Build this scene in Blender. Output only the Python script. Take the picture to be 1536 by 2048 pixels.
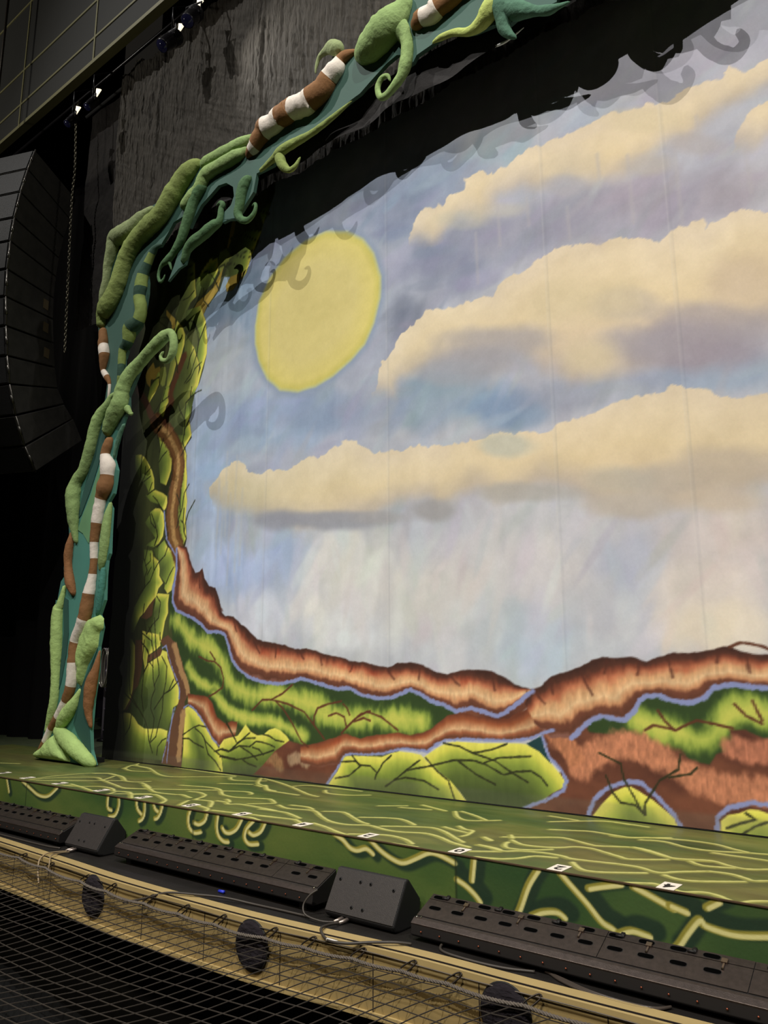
import bpy, bmesh, math, random
import numpy as np
from mathutils import Vector, Matrix
from mathutils.geometry import delaunay_2d_cdt

random.seed(7)
for o in list(bpy.data.objects):
    bpy.data.objects.remove(o, do_unlink=True)
SC = bpy.context.scene
COL = SC.collection

# ------------------------------------------------------------------ camera
YAW, PITCH, ROLL = 0.6718, 0.2020, -0.0046
cam_data = bpy.data.cameras.new('camera')
cam_data.sensor_fit = 'HORIZONTAL'
cam_data.sensor_width = 36.0
cam_data.lens = 36.0 * 1540.0 / 1536.0
cam_data.clip_start = 0.02
cam_data.clip_end = 200
cam = bpy.data.objects.new('camera', cam_data)
COL.objects.link(cam)
_f = Vector((-math.sin(YAW) * math.cos(PITCH), math.cos(YAW) * math.cos(PITCH), math.sin(PITCH)))
_r = Vector((math.cos(YAW), math.sin(YAW), 0))
_u = _r.cross(_f)
_r2 = _r * math.cos(ROLL) + _u * math.sin(ROLL)
_u2 = -_r * math.sin(ROLL) + _u * math.cos(ROLL)
_m = Matrix((_r2, _u2, -_f)).transposed().to_4x4()
_m.translation = Vector((2.605, -3.848, 1.012))
cam.matrix_world = _m
SC.camera = cam

# ------------------------------------------------------------------ world, exposure, theatre lights
SC.view_settings.view_transform = 'Standard'
SC.view_settings.look = 'None'
SC.view_settings.exposure = 0.0
SC.view_settings.gamma = 1.0
SC.view_settings.use_curve_mapping = False
world = bpy.data.worlds.new('dark_theatre')
SC.world = world
world.use_nodes = True
world.node_tree.nodes['Background'].inputs[0].default_value = (1.0, 0.9, 0.75, 1)
world.node_tree.nodes['Background'].inputs[1].default_value = 0.010


def spot(name, loc, target, watts, colour, angle=40, blend=0.6, radius=0.05):
    l = bpy.data.lights.new(name, 'SPOT')
    l.energy = watts
    l.color = colour
    l.spot_size = math.radians(angle)
    l.spot_blend = blend
    l.shadow_soft_size = radius
    o = bpy.data.objects.new(name, l)
    COL.objects.link(o)
    o.location = loc
    o.rotation_euler = (Vector(target) - Vector(loc)).to_track_quat('-Z', 'Y').to_euler()
    return o


WARM = (1.0, 0.95, 0.86)
NEUT = (1.0, 0.975, 0.93)
# the front-of-house truss, steep above the auditorium: each lamp throws its own shadow of the arch on the cloth
spot('front_spot', (-10.8, -11.0, 21.4), (-1.0, 1.48, 1.4), 9600, NEUT, 44, 1.0, 0.05)
spot('front_spot', (2.4, -11.0, 17.7), (-0.8, 1.48, 1.2), 8200, NEUT, 48, 1.0, 0.05)
spot('front_spot', (12.0, -11.0, 20.1), (-0.1, 1.48, 1.0), 11600, NEUT, 42, 1.0, 0.05)
# house light over the pit
spot('house_fill_light', (-2.0, -9.0, 8.5), (-1.2, -0.6, -0.5), 1350, (1.0, 0.86, 0.64), 46, 1.0, 0.4)
# unseen fill lamp added at left to brighten the loudspeakers and the panelled wall
spot('house_fill_light', (-13.5, -7.0, 9.0), (-9.6, 0.9, 9.6), 1100, (1.0, 0.95, 0.84), 54, 0.5, 0.4)
# work light backstage behind the side drape
bl_ = bpy.data.lights.new('backstage_work_light', 'POINT')
bl_.energy = 26
bl_.color = (0.8, 0.68, 1.0)
bl_.shadow_soft_size = 0.15
bo = bpy.data.objects.new('backstage_work_light', bl_)
COL.objects.link(bo)
bo.location = (-8.3, 2.6, 3.4)

# ------------------------------------------------------------------ helpers


def srgb(c):
    return tuple(((v / 255.0) / 12.92 if v / 255.0 <= 0.04045 else ((v / 255.0 + 0.055) / 1.055) ** 2.4) for v in c[:3]) + (1.0,)


def mat(name, c, rough=0.7, metal=0.0, vary=0.0, scale=8.0, bump=0.0, bscale=60.0, stretch=(1, 1, 1), spec=0.5, emit=None, estr=0.0):
    m = bpy.data.materials.new(name)
    m.use_nodes = True
    nt = m.node_tree
    b = nt.nodes['Principled BSDF']
    b.inputs['Base Color'].default_value = srgb(c)
    b.inputs['Roughness'].default_value = rough
    b.inputs['Metallic'].default_value = metal
    b.inputs['Specular IOR Level'].default_value = spec
    if emit:
        b.inputs['Emission Color'].default_value = srgb(emit)
        b.inputs['Emission Strength'].default_value = estr
    tc = nt.nodes.new('ShaderNodeTexCoord')
    mp = nt.nodes.new('ShaderNodeMapping')
    mp.inputs['Scale'].default_value = stretch
    nt.links.new(tc.outputs['Object'], mp.inputs['Vector'])
    if vary > 0:
        n = nt.nodes.new('ShaderNodeTexNoise')
        n.inputs['Scale'].default_value = scale
        n.inputs['Detail'].default_value = 5
        nt.links.new(mp.outputs['Vector'], n.inputs['Vector'])
        mx = nt.nodes.new('ShaderNodeMix')
        mx.data_type = 'RGBA'
        mx.inputs[6].default_value = srgb(tuple(max(0, v * (1 - vary)) for v in c))
        mx.inputs[7].default_value = srgb(tuple(min(255, v * (1 + vary)) for v in c))
        nt.links.new(n.outputs['Fac'], mx.inputs[0])
        nt.links.new(mx.outputs[2], b.inputs['Base Color'])
    if bump > 0:
        n2 = nt.nodes.new('ShaderNodeTexNoise')
        n2.inputs['Scale'].default_value = bscale
        n2.inputs['Detail'].default_value = 6
        nt.links.new(mp.outputs['Vector'], n2.inputs['Vector'])
        bp = nt.nodes.new('ShaderNodeBump')
        bp.inputs['Strength'].default_value = bump
        bp.inputs['Distance'].default_value = 0.02
        nt.links.new(n2.outputs['Fac'], bp.inputs['Height'])
        nt.links.new(bp.outputs['Normal'], b.inputs['Normal'])
    return m


def paint_mat(name, rough=0.8, bump=0.15, bscale=40, grain=0.06, stretch=(1, 1, 1), spec=0.3):
    """paint on cloth or wood: the colours the scenic artist laid down, with a fine brush grain"""
    m = mat(name, (128, 128, 128), rough, 0, 0, 1, bump, bscale, stretch, spec)
    nt = m.node_tree
    b = nt.nodes['Principled BSDF']
    a = nt.nodes.new('ShaderNodeAttribute')
    a.attribute_name = 'paint'
    tc = nt.nodes.new('ShaderNodeTexCoord')
    n = nt.nodes.new('ShaderNodeTexNoise')
    n.inputs['Scale'].default_value = 55
    n.inputs['Detail'].default_value = 4
    nt.links.new(tc.outputs['Object'], n.inputs['Vector'])
    mr = nt.nodes.new('ShaderNodeMapRange')
    mr.inputs[3].default_value = 1 - grain
    mr.inputs[4].default_value = 1 + grain
    nt.links.new(n.outputs['Fac'], mr.inputs[0])
    vm = nt.nodes.new('ShaderNodeVectorMath')
    vm.operation = 'SCALE'
    nt.links.new(a.outputs['Color'], vm.inputs[0])
    nt.links.new(mr.outputs[0], vm.inputs['Scale'])
    nt.links.new(vm.outputs[0], b.inputs['Base Color'])
    return m


def tag(o, label=None, cat=None, group=None, kind=None):
    if label: o['label'] = label
    if cat: o['category'] = cat
    if group: o['group'] = group
    if kind: o['kind'] = kind
    return o


def empty(name, loc=(0, 0, 0)):
    o = bpy.data.objects.new(name, None)
    o.empty_display_size = 0.1
    COL.objects.link(o)
    o.location = loc
    return o


def link(name, me, mats, parent=None, smooth=False):
    for m in (mats if isinstance(mats, (list, tuple)) else [mats]):
        me.materials.append(m)
    o = bpy.data.objects.new(name, me)
    COL.objects.link(o)
    if parent is not None:
        o.parent = parent
        o.matrix_parent_inverse = Matrix.Translation(-Vector(parent.location)) if parent.type == 'EMPTY' else Matrix.Identity(4)
    if smooth:
        me.polygons.foreach_set('use_smooth', [True] * len(me.polygons))
    return o


class MB:
    """collects shapes, then links them as one mesh"""

    def __init__(self):
        self.v, self.f, self.mi = [], [], []

    def add(self, vs, fs, mi=0):
        b = len(self.v)
        self.v += [tuple(p) for p in vs]
        self.f += [tuple(b + i for i in f) for f in fs]
        self.mi += [mi] * len(fs)

    def box(self, lo, hi, mi=0, M=None):
        x0, y0, z0 = lo
        x1, y1, z1 = hi
        vs = [(x0, y0, z0), (x1, y0, z0), (x1, y1, z0), (x0, y1, z0), (x0, y0, z1), (x1, y0, z1), (x1, y1, z1), (x0, y1, z1)]
        if M: vs = [M @ Vector(p) for p in vs]
        self.add(vs, [(3, 2, 1, 0), (4, 5, 6, 7), (0, 1, 5, 4), (1, 2, 6, 5), (2, 3, 7, 6), (3, 0, 4, 7)], mi)

    def prism(self, prof, x0, x1, mi=0, prof1=None):
        """profile of (y, z) points swept from x0 to x1"""
        n = len(prof)
        p1 = prof1 or prof
        vs = [(x0, y, z) for y, z in prof] + [(x1, y, z) for y, z in p1]
        fs = [(i, (i + 1) % n, n + (i + 1) % n, n + i) for i in range(n)] + [tuple(range(n))[::-1], tuple(range(n, 2 * n))]
        self.add(vs, fs, mi)

    def tube(self, pts, r, n=8, mi=0, closed=False):
        pts = [Vector(p) for p in pts]
        k = len(pts)
        rs = r if isinstance(r, (list, tuple)) else [r] * k
        vs, up = [], None
        for i, p in enumerate(pts):
            t = (pts[(i + 1) % k if closed else min(i + 1, k - 1)] - pts[(i - 1) % k if closed else max(i - 1, 0)])
            t = t.normalized() if t.length > 1e-9 else Vector((0, 0, 1))
            a = (up - t * up.dot(t)) if up is not None else t.orthogonal()
            if a.length < 1e-6: a = t.orthogonal()
            a.normalize()
            up = a
            b = t.cross(a)
            for j in range(n):
                w = 2 * math.pi * j / n
                vs.append(p + (a * math.cos(w) + b * math.sin(w)) * rs[i])
        fs = []
        for i in range(k if closed else k - 1):
            for j in range(n):
                i2 = (i + 1) % k
                fs.append((i * n + j, i * n + (j + 1) % n, i2 * n + (j + 1) % n, i2 * n + j))
        if not closed:
            fs += [tuple(range(n))[::-1], tuple(range((k - 1) * n, k * n))]
        self.add(vs, fs, mi)

    def build(self, name, mats, parent=None, smooth=False, bevel=0.0):
        me = bpy.data.meshes.new(name)
        me.from_pydata(self.v, [], self.f)
        me.polygons.foreach_set('material_index', self.mi)
        me.update()
        o = link(name, me, mats, parent, smooth)
        if bevel > 0:
            md = o.modifiers.new('soft_edge', 'BEVEL')
            md.width = bevel
            md.segments = 2
            md.limit_method = 'ANGLE'
        return o


def smooth_path(pts, per=6):
    """Catmull-Rom through points of any dimension"""
    P = np.array(pts, float)
    n = len(P)
    out = []
    for i in range(n - 1):
        p0, p1, p2, p3 = P[max(i - 1, 0)], P[i], P[i + 1], P[min(i + 2, n - 1)]
        for k in range(per):
            t = k / per
            out.append(0.5 * ((2 * p1) + (-p0 + p2) * t + (2 * p0 - 5 * p1 + 4 * p2 - p3) * t * t + (-p0 + 3 * p1 - 3 * p2 + p3) * t ** 3))
    out.append(P[-1])
    return np.array(out)


_rng = np.random.RandomState(3)
_tab = _rng.rand(256, 256)


def vnoise(x, y):
    xi, yi = np.floor(x).astype(int), np.floor(y).astype(int)
    fx, fy = x - xi, y - yi
    fx, fy = fx * fx * (3 - 2 * fx), fy * fy * (3 - 2 * fy)
    a, b = _tab[xi & 255, yi & 255], _tab[(xi + 1) & 255, yi & 255]
    c, d = _tab[xi & 255, (yi + 1) & 255], _tab[(xi + 1) & 255, (yi + 1) & 255]
    return (a * (1 - fx) + b * fx) * (1 - fy) + (c * (1 - fx) + d * fx) * fy


def fbm(x, y, oct=4):
    s, a, t = 0, 0.5, 0
    for o in range(oct):
        s = s + a * vnoise(x * 2 ** o + 17.3 * o, y * 2 ** o + 5.1 * o)
        t += a
        a *= 0.5
    return s / t - 0.5


def sstep(a, b, x):
    t = np.clip((x - a) / (b - a), 0, 1)
    return t * t * (3 - 2 * t)


class Paint:
    """a painted surface: a grid of points (u along, v up), colours in 0..255 paint values"""

    def __init__(self, us, vs, base):
        self.us, self.vs = us, vs
        self.U, self.V = np.meshgrid(us, vs)
        self.img = np.zeros(self.U.shape + (3,)) + np.array(base, float)

    def win(self, pts, pad):
        P = np.array(pts)
        i0, i1 = np.searchsorted(self.us, [P[:, 0].min() - pad, P[:, 0].max() + pad])
        j0, j1 = np.searchsorted(self.vs, [P[:, 1].min() - pad, P[:, 1].max() + pad])
        s = (slice(max(j0 - 1, 0), j1 + 1), slice(max(i0 - 1, 0), i1 + 1))
        return s, self.U[s], self.V[s]

    @staticmethod
    def dist(U, V, pts, closed=False):
        P = np.array(pts, float)
        n = len(P)
        d = np.full(U.shape, 1e9)
        if n == 1: return np.hypot(U - P[0, 0], V - P[0, 1])
        for i in range(n if closed else n - 1):
            a, b = P[i], P[(i + 1) % n]
            e = b - a
            L = e @ e + 1e-12
            t = np.clip(((U - a[0]) * e[0] + (V - a[1]) * e[1]) / L, 0, 1)
            d = np.minimum(d, (U - a[0] - t * e[0]) ** 2 + (V - a[1] - t * e[1]) ** 2)
        return np.sqrt(d)

    @staticmethod
    def inside(U, V, pts):
        P = np.array(pts, float)
        r = np.zeros(U.shape, bool)
        n = len(P)
        for i in range(n):
            (x0, y0), (x1, y1) = P[i], P[(i + 1) % n]
            if y0 == y1: continue
            c = (y0 > V) != (y1 > V)
            r ^= c & (U < (x1 - x0) * (V - y0) / (y1 - y0) + x0)
        return r

    def lay(self, s, col, a):
        self.img[s] = self.img[s] * (1 - a[..., None]) + np.asarray(col, float) * a[..., None]

    @staticmethod
    def ramp(t, stops):
        x = [q[0] for q in stops]
        return np.stack([np.interp(t, x, [q[1][k] for q in stops]) for k in range(3)], -1)

    def shape(self, pts, soft=0.008, rough=0.0, rs=12.0, pad=0.1, lump=0.0):
        s, U, V = self.win(pts, pad)
        d = self.dist(U, V, pts, True)
        sd = np.where(self.inside(U, V, pts), d, -d)
        if rough: sd = sd + rough * 2 * fbm(U * rs, V * rs, 4)
        if lump: sd = sd + lump * (1 - 2 * np.abs(2 * fbm(U * 11, V * 11, 2)) * 2) * sstep(0.25, 0.0, np.abs(sd))
        return s, U, V, sd, sstep(-soft, soft, sd)

    def fill(self, pts, col, soft=0.008, rough=0.0, alpha=1.0):
        s, U, V, sd, a = self.shape(pts, soft, rough)
        n = fbm(U * 9, V * 9, 3)[..., None]
        self.lay(s, np.asarray(col, float) * (1 + 0.12 * n), a * alpha)

    def mound(self, pts, lit, stops, soft=0.006):
        s, U, V, sd, a = self.shape(pts, soft, 0.003)
        d = self.dist(U, V, lit) if lit else np.abs(sd)
        d = d * (1 + 0.5 * fbm(U * 3, V * 3, 3)) + 0.02 * fbm(U * 22, V * 6, 3)
        c = self.ramp(np.clip(d, 0, 9), stops) * (1 + 0.10 * fbm(U * 30, V * 6, 3))[..., None]
        self.lay(s, c, a)

    def stroke(self, pts, w, col, soft=0.006, alpha=1.0, taper=False, rough=0.0):
        s, U, V = self.win(pts, w + 0.05)
        d = self.dist(U, V, pts)
        if rough: d = d + rough * 2 * fbm(U * 40, V * 40, 3)
        self.lay(s, col, sstep(w / 2 + soft, w / 2 - soft, d) * alpha)

    def ridge(self, top, bot, stops, soft=0.008, rough=0.012, streak=0.16):
        pts = list(top) + list(bot)[::-1]
        s, U, V, sd, a = self.shape(pts, soft, rough, 14)
        dt, db = self.dist(U, V, top), self.dist(U, V, bot)
        t = dt / (dt + db + 1e-6)
        t = t + 0.11 * fbm(U * 26, V * 12, 3) + 0.24 * fbm(U * 2.3, V * 2.3, 3) + 0.10 * fbm(U * 8, V * 8, 3)
        c = self.ramp(np.clip(t, 0, 1), stops)
        c = c * (1 + 0.26 * fbm(U * 50, V * 16, 3) * np.exp(-((t - .55) / .3) ** 2) + 0.16 * fbm(U * 9, V * 9, 3))[..., None]
        k = sstep(0.12, 0.3, fbm(U * 5 + 4, V * 5, 3)) * np.exp(-((t - .28) / .15) ** 2)
        c = c * (1 - 0.25 * k[..., None] * np.array((0.15, 0.8, 0.9)))
        self.lay(s, c, a)

    def blob(self, c, vx, vy, col, alpha, wob=0.35, full=False):
        pad = 1.6
        ex = [(c[0] + i * vx[0] * pad + j * vy[0] * pad, c[1] + i * vx[1] * pad + j * vy[1] * pad) for i in (-1, 1) for j in (-1, 1)]
        s, U, V = self.win(ex, 0.05)
        det = vx[0] * vy[1] - vx[1] * vy[0]
        du, dv = U - c[0], V - c[1]
        p = (du * vy[1] - dv * vy[0]) / det
        q = (dv * vx[0] - du * vx[1]) / det
        r = np.sqrt(p * p + q * q) + wob * 2 * fbm(U * 2.6 + 3, V * 2.6, 4)
        self.lay(s, col, sstep(1.35, 0.45, r) * alpha)

    def mesh(self, name, place, m, parent=None):
        H, W = self.U.shape
        co = np.stack(place(self.U, self.V), -1).reshape(-1, 3).astype(np.float32)
        me = bpy.data.meshes.new(name)
        me.vertices.add(H * W)
        me.vertices.foreach_set('co', co.ravel())
        i = (np.arange(H - 1)[:, None] * W + np.arange(W - 1)[None, :]).ravel()
        q = np.stack([i, i + 1, i + W + 1, i + W], -1).astype(np.int32)
        me.loops.add(q.size)
        me.loops.foreach_set('vertex_index', q.ravel())
        me.polygons.add(len(q))
        me.polygons.foreach_set('loop_start', np.arange(len(q), dtype=np.int32) * 4)
        me.polygons.foreach_set('use_smooth', np.ones(len(q), bool))
        me.update()
        at = me.color_attributes.new('paint', 'BYTE_COLOR', 'POINT')
        c = np.concatenate([np.clip(self.img / 255.0, 0, 1), np.ones((H, W, 1))], -1).astype(np.float32)
        at.data.foreach_set('color_srgb', c.ravel())
        return link(name, me, m, parent)


def axis(*parts):
    out = [np.arange(a, b, s) for a, b, s in parts]
    return np.concatenate(out + [[parts[-1][1]]])

# ------------------------------------------------------------------ outlines,in metres on their own surface
# cloth: (x,z); deck: (x,y); stage front: (x,z); arch: (x,z,radius)
D = {
 'SUN': [(-3.4,4.739),(-3.356,5.008),(-3.201,5.22),(-2.994,5.37),(-2.689,5.458),(-2.395,5.455),(-2.113,5.337),(-1.909,5.185),(-1.779,4.99),(-1.694,4.726),(-1.705,4.517),(-1.78,4.293),(-1.886,4.114),(-2.059,4.004),(-2.281,3.902),(-2.511,3.851),(-2.75,3.854),(-3.001,3.933),(-3.187,4.093),(-3.328,4.323),(-3.391,4.537)],
 'CLOUDS': [([(-1.322,5.002),(-1.193,5.201),(-1.082,5.23),(-0.92,5.225),(-0.866,5.288),(-0.698,5.265),(-0.682,5.355),(-0.53,5.372),(-0.385,5.295),(-0.194,5.303),(-0.076,5.364),(0.104,5.348),(0.278,5.333),(0.445,5.307),(0.631,5.336),(0.73,5.34),(0.881,5.285),(0.993,5.269),(1.154,5.228),(1.28,5.254),(1.514,5.209),(1.569,5.269),(1.676,5.199),(1.828,5.203),(2.214,5.161)],[(2.182,4.863),(1.797,4.882),(1.55,4.873),(1.416,4.842),(1.325,4.767),(1.237,4.729),(1.119,4.784),(1.063,4.75),(0.952,4.719),(0.76,4.639),(0.489,4.691),(0.375,4.825),(0.276,4.912),(0.166,4.85),(-0.008,4.879),(-0.14,4.957),(-0.303,4.957),(-0.378,4.849),(-0.55,4.778),(-0.747,4.902),(-0.93,4.805),(-1.064,4.783),(-1.254,4.877)]),([(1.53,4.65),(1.618,4.742),(1.692,4.859),(1.797,4.882),(2.176,4.811)],[(2.136,4.434),(1.759,4.486),(1.671,4.47),(1.552,4.544)]),([(-1.8,3.531),(-1.704,3.703),(-1.633,3.86),(-1.493,3.939),(-1.446,4.043),(-1.332,4.106),(-1.175,4.175),(-1.087,4.215),(-0.856,4.161),(-0.652,4.162),(-0.67,4.134),(-0.595,4.166),(-0.43,4.124),(-0.333,4.224),(-0.126,4.263),(0.051,4.308),(0.264,4.336),(0.521,4.241),(0.601,4.272),(0.695,4.246),(0.942,4.103),(1.033,4.137),(1.138,4.145),(1.29,4.152),(1.317,4.075),(1.419,4.129),(1.547,4.142),(1.717,4.055),(2.084,3.948)],[(1.997,3.124),(1.63,3.147),(1.456,3.144),(1.323,3.04),(1.177,3.008),(1.07,3.088),(0.759,3.075),(0.522,3.077),(0.194,3.096),(-0.085,3.283),(-0.314,3.571),(-0.591,3.58),(-1.037,3.585),(-1.383,3.534),(-1.453,3.385),(-1.612,3.431),(-1.753,3.482)]),([(-4.104,3.002),(-4.011,3.08),(-3.907,3.175),(-3.72,3.235),(-3.559,3.18),(-3.53,3.112),(-3.322,3.024),(-3.223,3.034),(-2.979,3.003),(-2.838,3.013),(-2.633,3.088),(-2.433,3.069),(-2.261,3.112),(-2.135,3.17),(-2.011,3.162),(-1.929,3.091),(-1.731,2.998),(-1.484,2.953),(-1.239,2.965),(-1.072,2.907),(-0.97,2.87),(-0.849,2.9),(-0.693,2.895),(-0.503,2.909),(-0.251,2.859),(-0.077,2.841),(0.041,2.842),(0.126,2.88),(0.319,2.886),(0.477,2.921),(0.629,2.948),(0.705,2.976),(0.838,2.947),(1.006,2.958),(1.137,2.92),(1.25,2.865),(1.407,2.786),(1.468,2.786),(1.593,2.764),(1.995,2.702)],[(1.931,2.112),(1.53,2.109),(1.365,2.067),(1.114,2.021),(0.851,2.027),(0.71,1.974),(0.57,2.005),(0.282,2.157),(0.101,2.303),(-0.079,2.329),(-0.286,2.279),(-0.52,2.246),(-0.663,2.38),(-0.767,2.352),(-1.106,2.261),(-1.186,2.374),(-1.464,2.376),(-1.755,2.305),(-2.037,2.302),(-2.168,2.299),(-2.485,2.304),(-2.773,2.312),(-2.913,2.402),(-3.104,2.458),(-3.301,2.516),(-3.69,2.652),(-3.905,2.68),(-4.049,2.79)])],
 'BLOBS': [((-3.988,5.42),(0.769,-0.257),(0.057,-1.007),(112,130,148),0.8),((-4.023,4.498),(0.596,-0.158),(0.028,-0.489),(152,155,160),0.75),((-4.112,3.096),(0.423,-0.067),(0.054,-0.85),(136,154,182),0.8),((-3.01,3.565),(0.966,-0.203),(0.01,-0.326),(138,156,182),0.7),((-1.315,4.174),(0.279,-0.084),(-0.004,-0.294),(128,134,150),0.8),((-3.638,2.046),(0.75,-0.062),(0.017,-0.315),(142,158,190),0.8),((-2.82,2.028),(0.406,-0.035),(0.01,-0.345),(140,156,190),0.6),((-3.233,1.557),(0.563,-0.026),(0.012,-0.298),(180,184,196),0.7),((-2.41,1.707),(0.496,-0.031),(0.007,-0.421),(200,198,196),0.7),((-1.915,1.995),(0.623,-0.056),(0.001,-0.319),(205,204,198),0.7),((-2.032,1.366),(0.678,-0.023),(0.001,-0.223),(196,200,206),0.6),((-1.106,3.349),(0.703,-0.16),(-0.005,-0.276),(150,168,186),0.9),((-0.36,3.093),(0.442,-0.097),(-0.008,-0.191),(142,164,194),0.9),((0.213,3.089),(0.468,-0.109),(-0.009,-0.161),(165,170,186),0.7),((0.612,3.074),(0.497,-0.12),(-0.008,-0.115),(172,178,192),0.7),((1.313,2.995),(0.394,-0.1),(-0.014,-0.159),(164,178,198),0.9),((-0.863,4.52),(0.554,-0.193),(-0.007,-0.288),(140,146,168),0.8),((-0.858,4.715),(0.411,-0.151),(-0.006,-0.243),(130,136,160),0.6),((-0.296,4.649),(0.71,-0.273),(-0.009,-0.231),(158,158,176),0.7),((0.463,4.488),(0.608,-0.242),(-0.016,-0.254),(168,164,178),0.8),((1.048,4.42),(0.536,-0.224),(-0.018,-0.239),(170,162,174),0.8),((1.499,4.349),(0.367,-0.159),(-0.017,-0.189),(176,168,176),0.8),((0.447,4.234),(0.314,-0.116),(-0.007,-0.126),(186,178,180),0.6),((-0.949,5.513),(0.676,-0.299),(-0.008,-0.358),(150,164,186),0.8),((-0.263,5.454),(0.508,-0.238),(-0.008,-0.193),(160,180,192),0.8),((0.393,5.471),(0.485,-0.245),(-0.01,-0.181),(165,178,196),0.6),((1.128,5.448),(0.544,-0.298),(-0.02,-0.252),(180,178,190),0.6),((-1.54,5.393),(0.528,-0.215),(-0.003,-0.373),(128,140,166),0.6),((-0.459,1.783),(0.752,-0.063),(-0.012,-0.315),(200,194,196),0.6),((-1.14,1.627),(0.673,-0.042),(-0.008,-0.374),(205,200,192),0.6),((-0.42,1.621),(0.26,-0.017),(-0.01,-0.233),(188,190,196),0.5),((0.593,1.731),(0.279,-0.024),(-0.017,-0.246),(172,176,194),0.9),((0.672,1.341),(0.204,-0.009),(-0.02,-0.272),(178,182,196),0.7),((0.455,1.315),(0.318,-0.012),(-0.014,-0.209),(188,188,198),0.5),((-0.222,1.191),(0.443,-0.01),(-0.012,-0.26),(178,192,206),0.9),((-0.657,1.397),(0.359,-0.015),(-0.008,-0.235),(190,196,202),0.6),((0.257,1.144),(0.295,-0.005),(-0.008,-0.141),(190,196,204),0.6),((1.151,1.517),(0.417,-0.028),(-0.033,-0.389),(216,203,192),0.8),((1.16,1.255),(0.384,-0.013),(-0.017,-0.191),(220,208,190),0.8),((1.249,1.907),(0.468,-0.055),(-0.018,-0.199),(212,198,188),0.7),((1.019,1.865),(0.255,-0.028),(-0.014,-0.17),(196,188,188),0.5),((-1.05,1.128),(0.565,-0.008),(-0.004,-0.161),(192,196,204),0.6),((-2.981,2.656),(0.422,-0.058),(0.007,-0.208),(150,160,188),0.5),((-2.44,3.549),(0.706,-0.155),(0.003,-0.208),(134,148,172),0.6)],
 'CLOUD_TINTS': [((-0.382,3.713),(0.537,-0.152),(-0.005,-0.133),(182,174,172),0.8),((-0.582,3.587),(0.423,-0.112),(-0.004,-0.125),(172,168,172),0.8),((-0.888,3.552),(0.351,-0.089),(-0.003,-0.114),(168,170,178),0.7),((1.099,3.255),(0.479,-0.133),(-0.015,-0.184),(168,158,168),0.95),((1.281,3.391),(0.403,-0.122),(-0.013,-0.146),(178,168,172),0.7),((0.745,3.354),(0.32,-0.089),(-0.011,-0.154),(178,170,174),0.7),((0.392,3.33),(0.27,-0.072),(-0.013,-0.2),(226,208,172),0.8),((0.654,3.702),(0.295,-0.093),(-0.008,-0.12),(196,184,174),0.6),((0.299,3.857),(0.471,-0.151),(-0.012,-0.208),(226,208,170),0.7),((1.498,3.621),(0.272,-0.093),(-0.019,-0.216),(218,196,168),0.7),((-2.356,2.423),(0.849,-0.106),(0.001,-0.088),(160,162,172),0.9),((-2.976,2.5),(0.42,-0.053),(0.003,-0.103),(158,160,172),0.8),((-1.073,2.35),(0.253,-0.033),(-0.003,-0.095),(168,166,168),0.9),((-1.678,2.361),(0.337,-0.042),(-0.001,-0.064),(172,170,172),0.7),((-0.166,2.37),(0.494,-0.073),(-0.004,-0.08),(182,178,172),0.8),((0.919,2.299),(0.359,-0.056),(-0.011,-0.141),(196,184,170),0.8),((1.256,2.35),(0.333,-0.057),(-0.014,-0.153),(204,188,168),0.8),((0.563,2.356),(0.287,-0.046),(-0.008,-0.111),(196,188,174),0.7),((0.587,2.167),(0.352,-0.049),(-0.006,-0.091),(200,190,178),0.8),((1.203,2.116),(0.276,-0.039),(-0.008,-0.101),(214,196,174),0.8),((-0.372,2.797),(0.268,-0.051),(-0.004,-0.092),(190,196,186),0.6),((-0.335,4.902),(0.238,-0.097),(-0.003,-0.076),(206,198,180),0.5),((0.367,5.021),(0.247,-0.112),(-0.008,-0.133),(228,210,176),0.6),((0.951,5.145),(0.29,-0.144),(-0.008,-0.105),(226,208,170),0.6),((0.961,4.752),(0.215,-0.098),(-0.008,-0.099),(196,186,176),0.7),((0.271,4.881),(0.169,-0.073),(-0.005,-0.089),(182,178,182),0.7),((1.328,4.749),(0.198,-0.094),(-0.009,-0.098),(186,178,178),0.7),((-0.691,4.948),(0.304,-0.121),(-0.003,-0.088),(200,198,180),0.4),((-3.599,2.85),(0.467,-0.068),(0.011,-0.22),(214,204,168),0.5)],
 'FOLIAGE': [(-3.18,6.285),(-3.22,6.204),(-3.299,6.04),(-3.36,5.967),(-3.398,5.852),(-3.437,5.737),(-3.541,5.629),(-3.62,5.447),(-3.685,5.404),(-3.729,5.387),(-3.837,5.309),(-3.952,5.322),(-3.968,5.402),(-3.892,5.492),(-4.01,5.532),(-4.073,5.404),(-4.163,5.333),(-4.3,5.244),(-4.368,5.165),(-4.326,5.085),(-4.272,4.806),(-4.273,4.643),(-4.321,4.462),(-4.383,4.316),(-4.471,4.208),(-4.548,4.162),(-4.564,4.065),(-4.553,3.912),(-4.515,3.804),(-4.546,3.889),(-4.486,3.698),(-4.498,3.651),(-4.598,3.571),(-4.559,3.456),(-4.558,3.339),(-4.532,3.199),(-4.533,3.006),(-4.51,2.907),(-4.529,2.768),(-4.504,2.623),(-4.486,2.48),(-4.482,2.478),(-4.506,2.397)],
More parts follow.
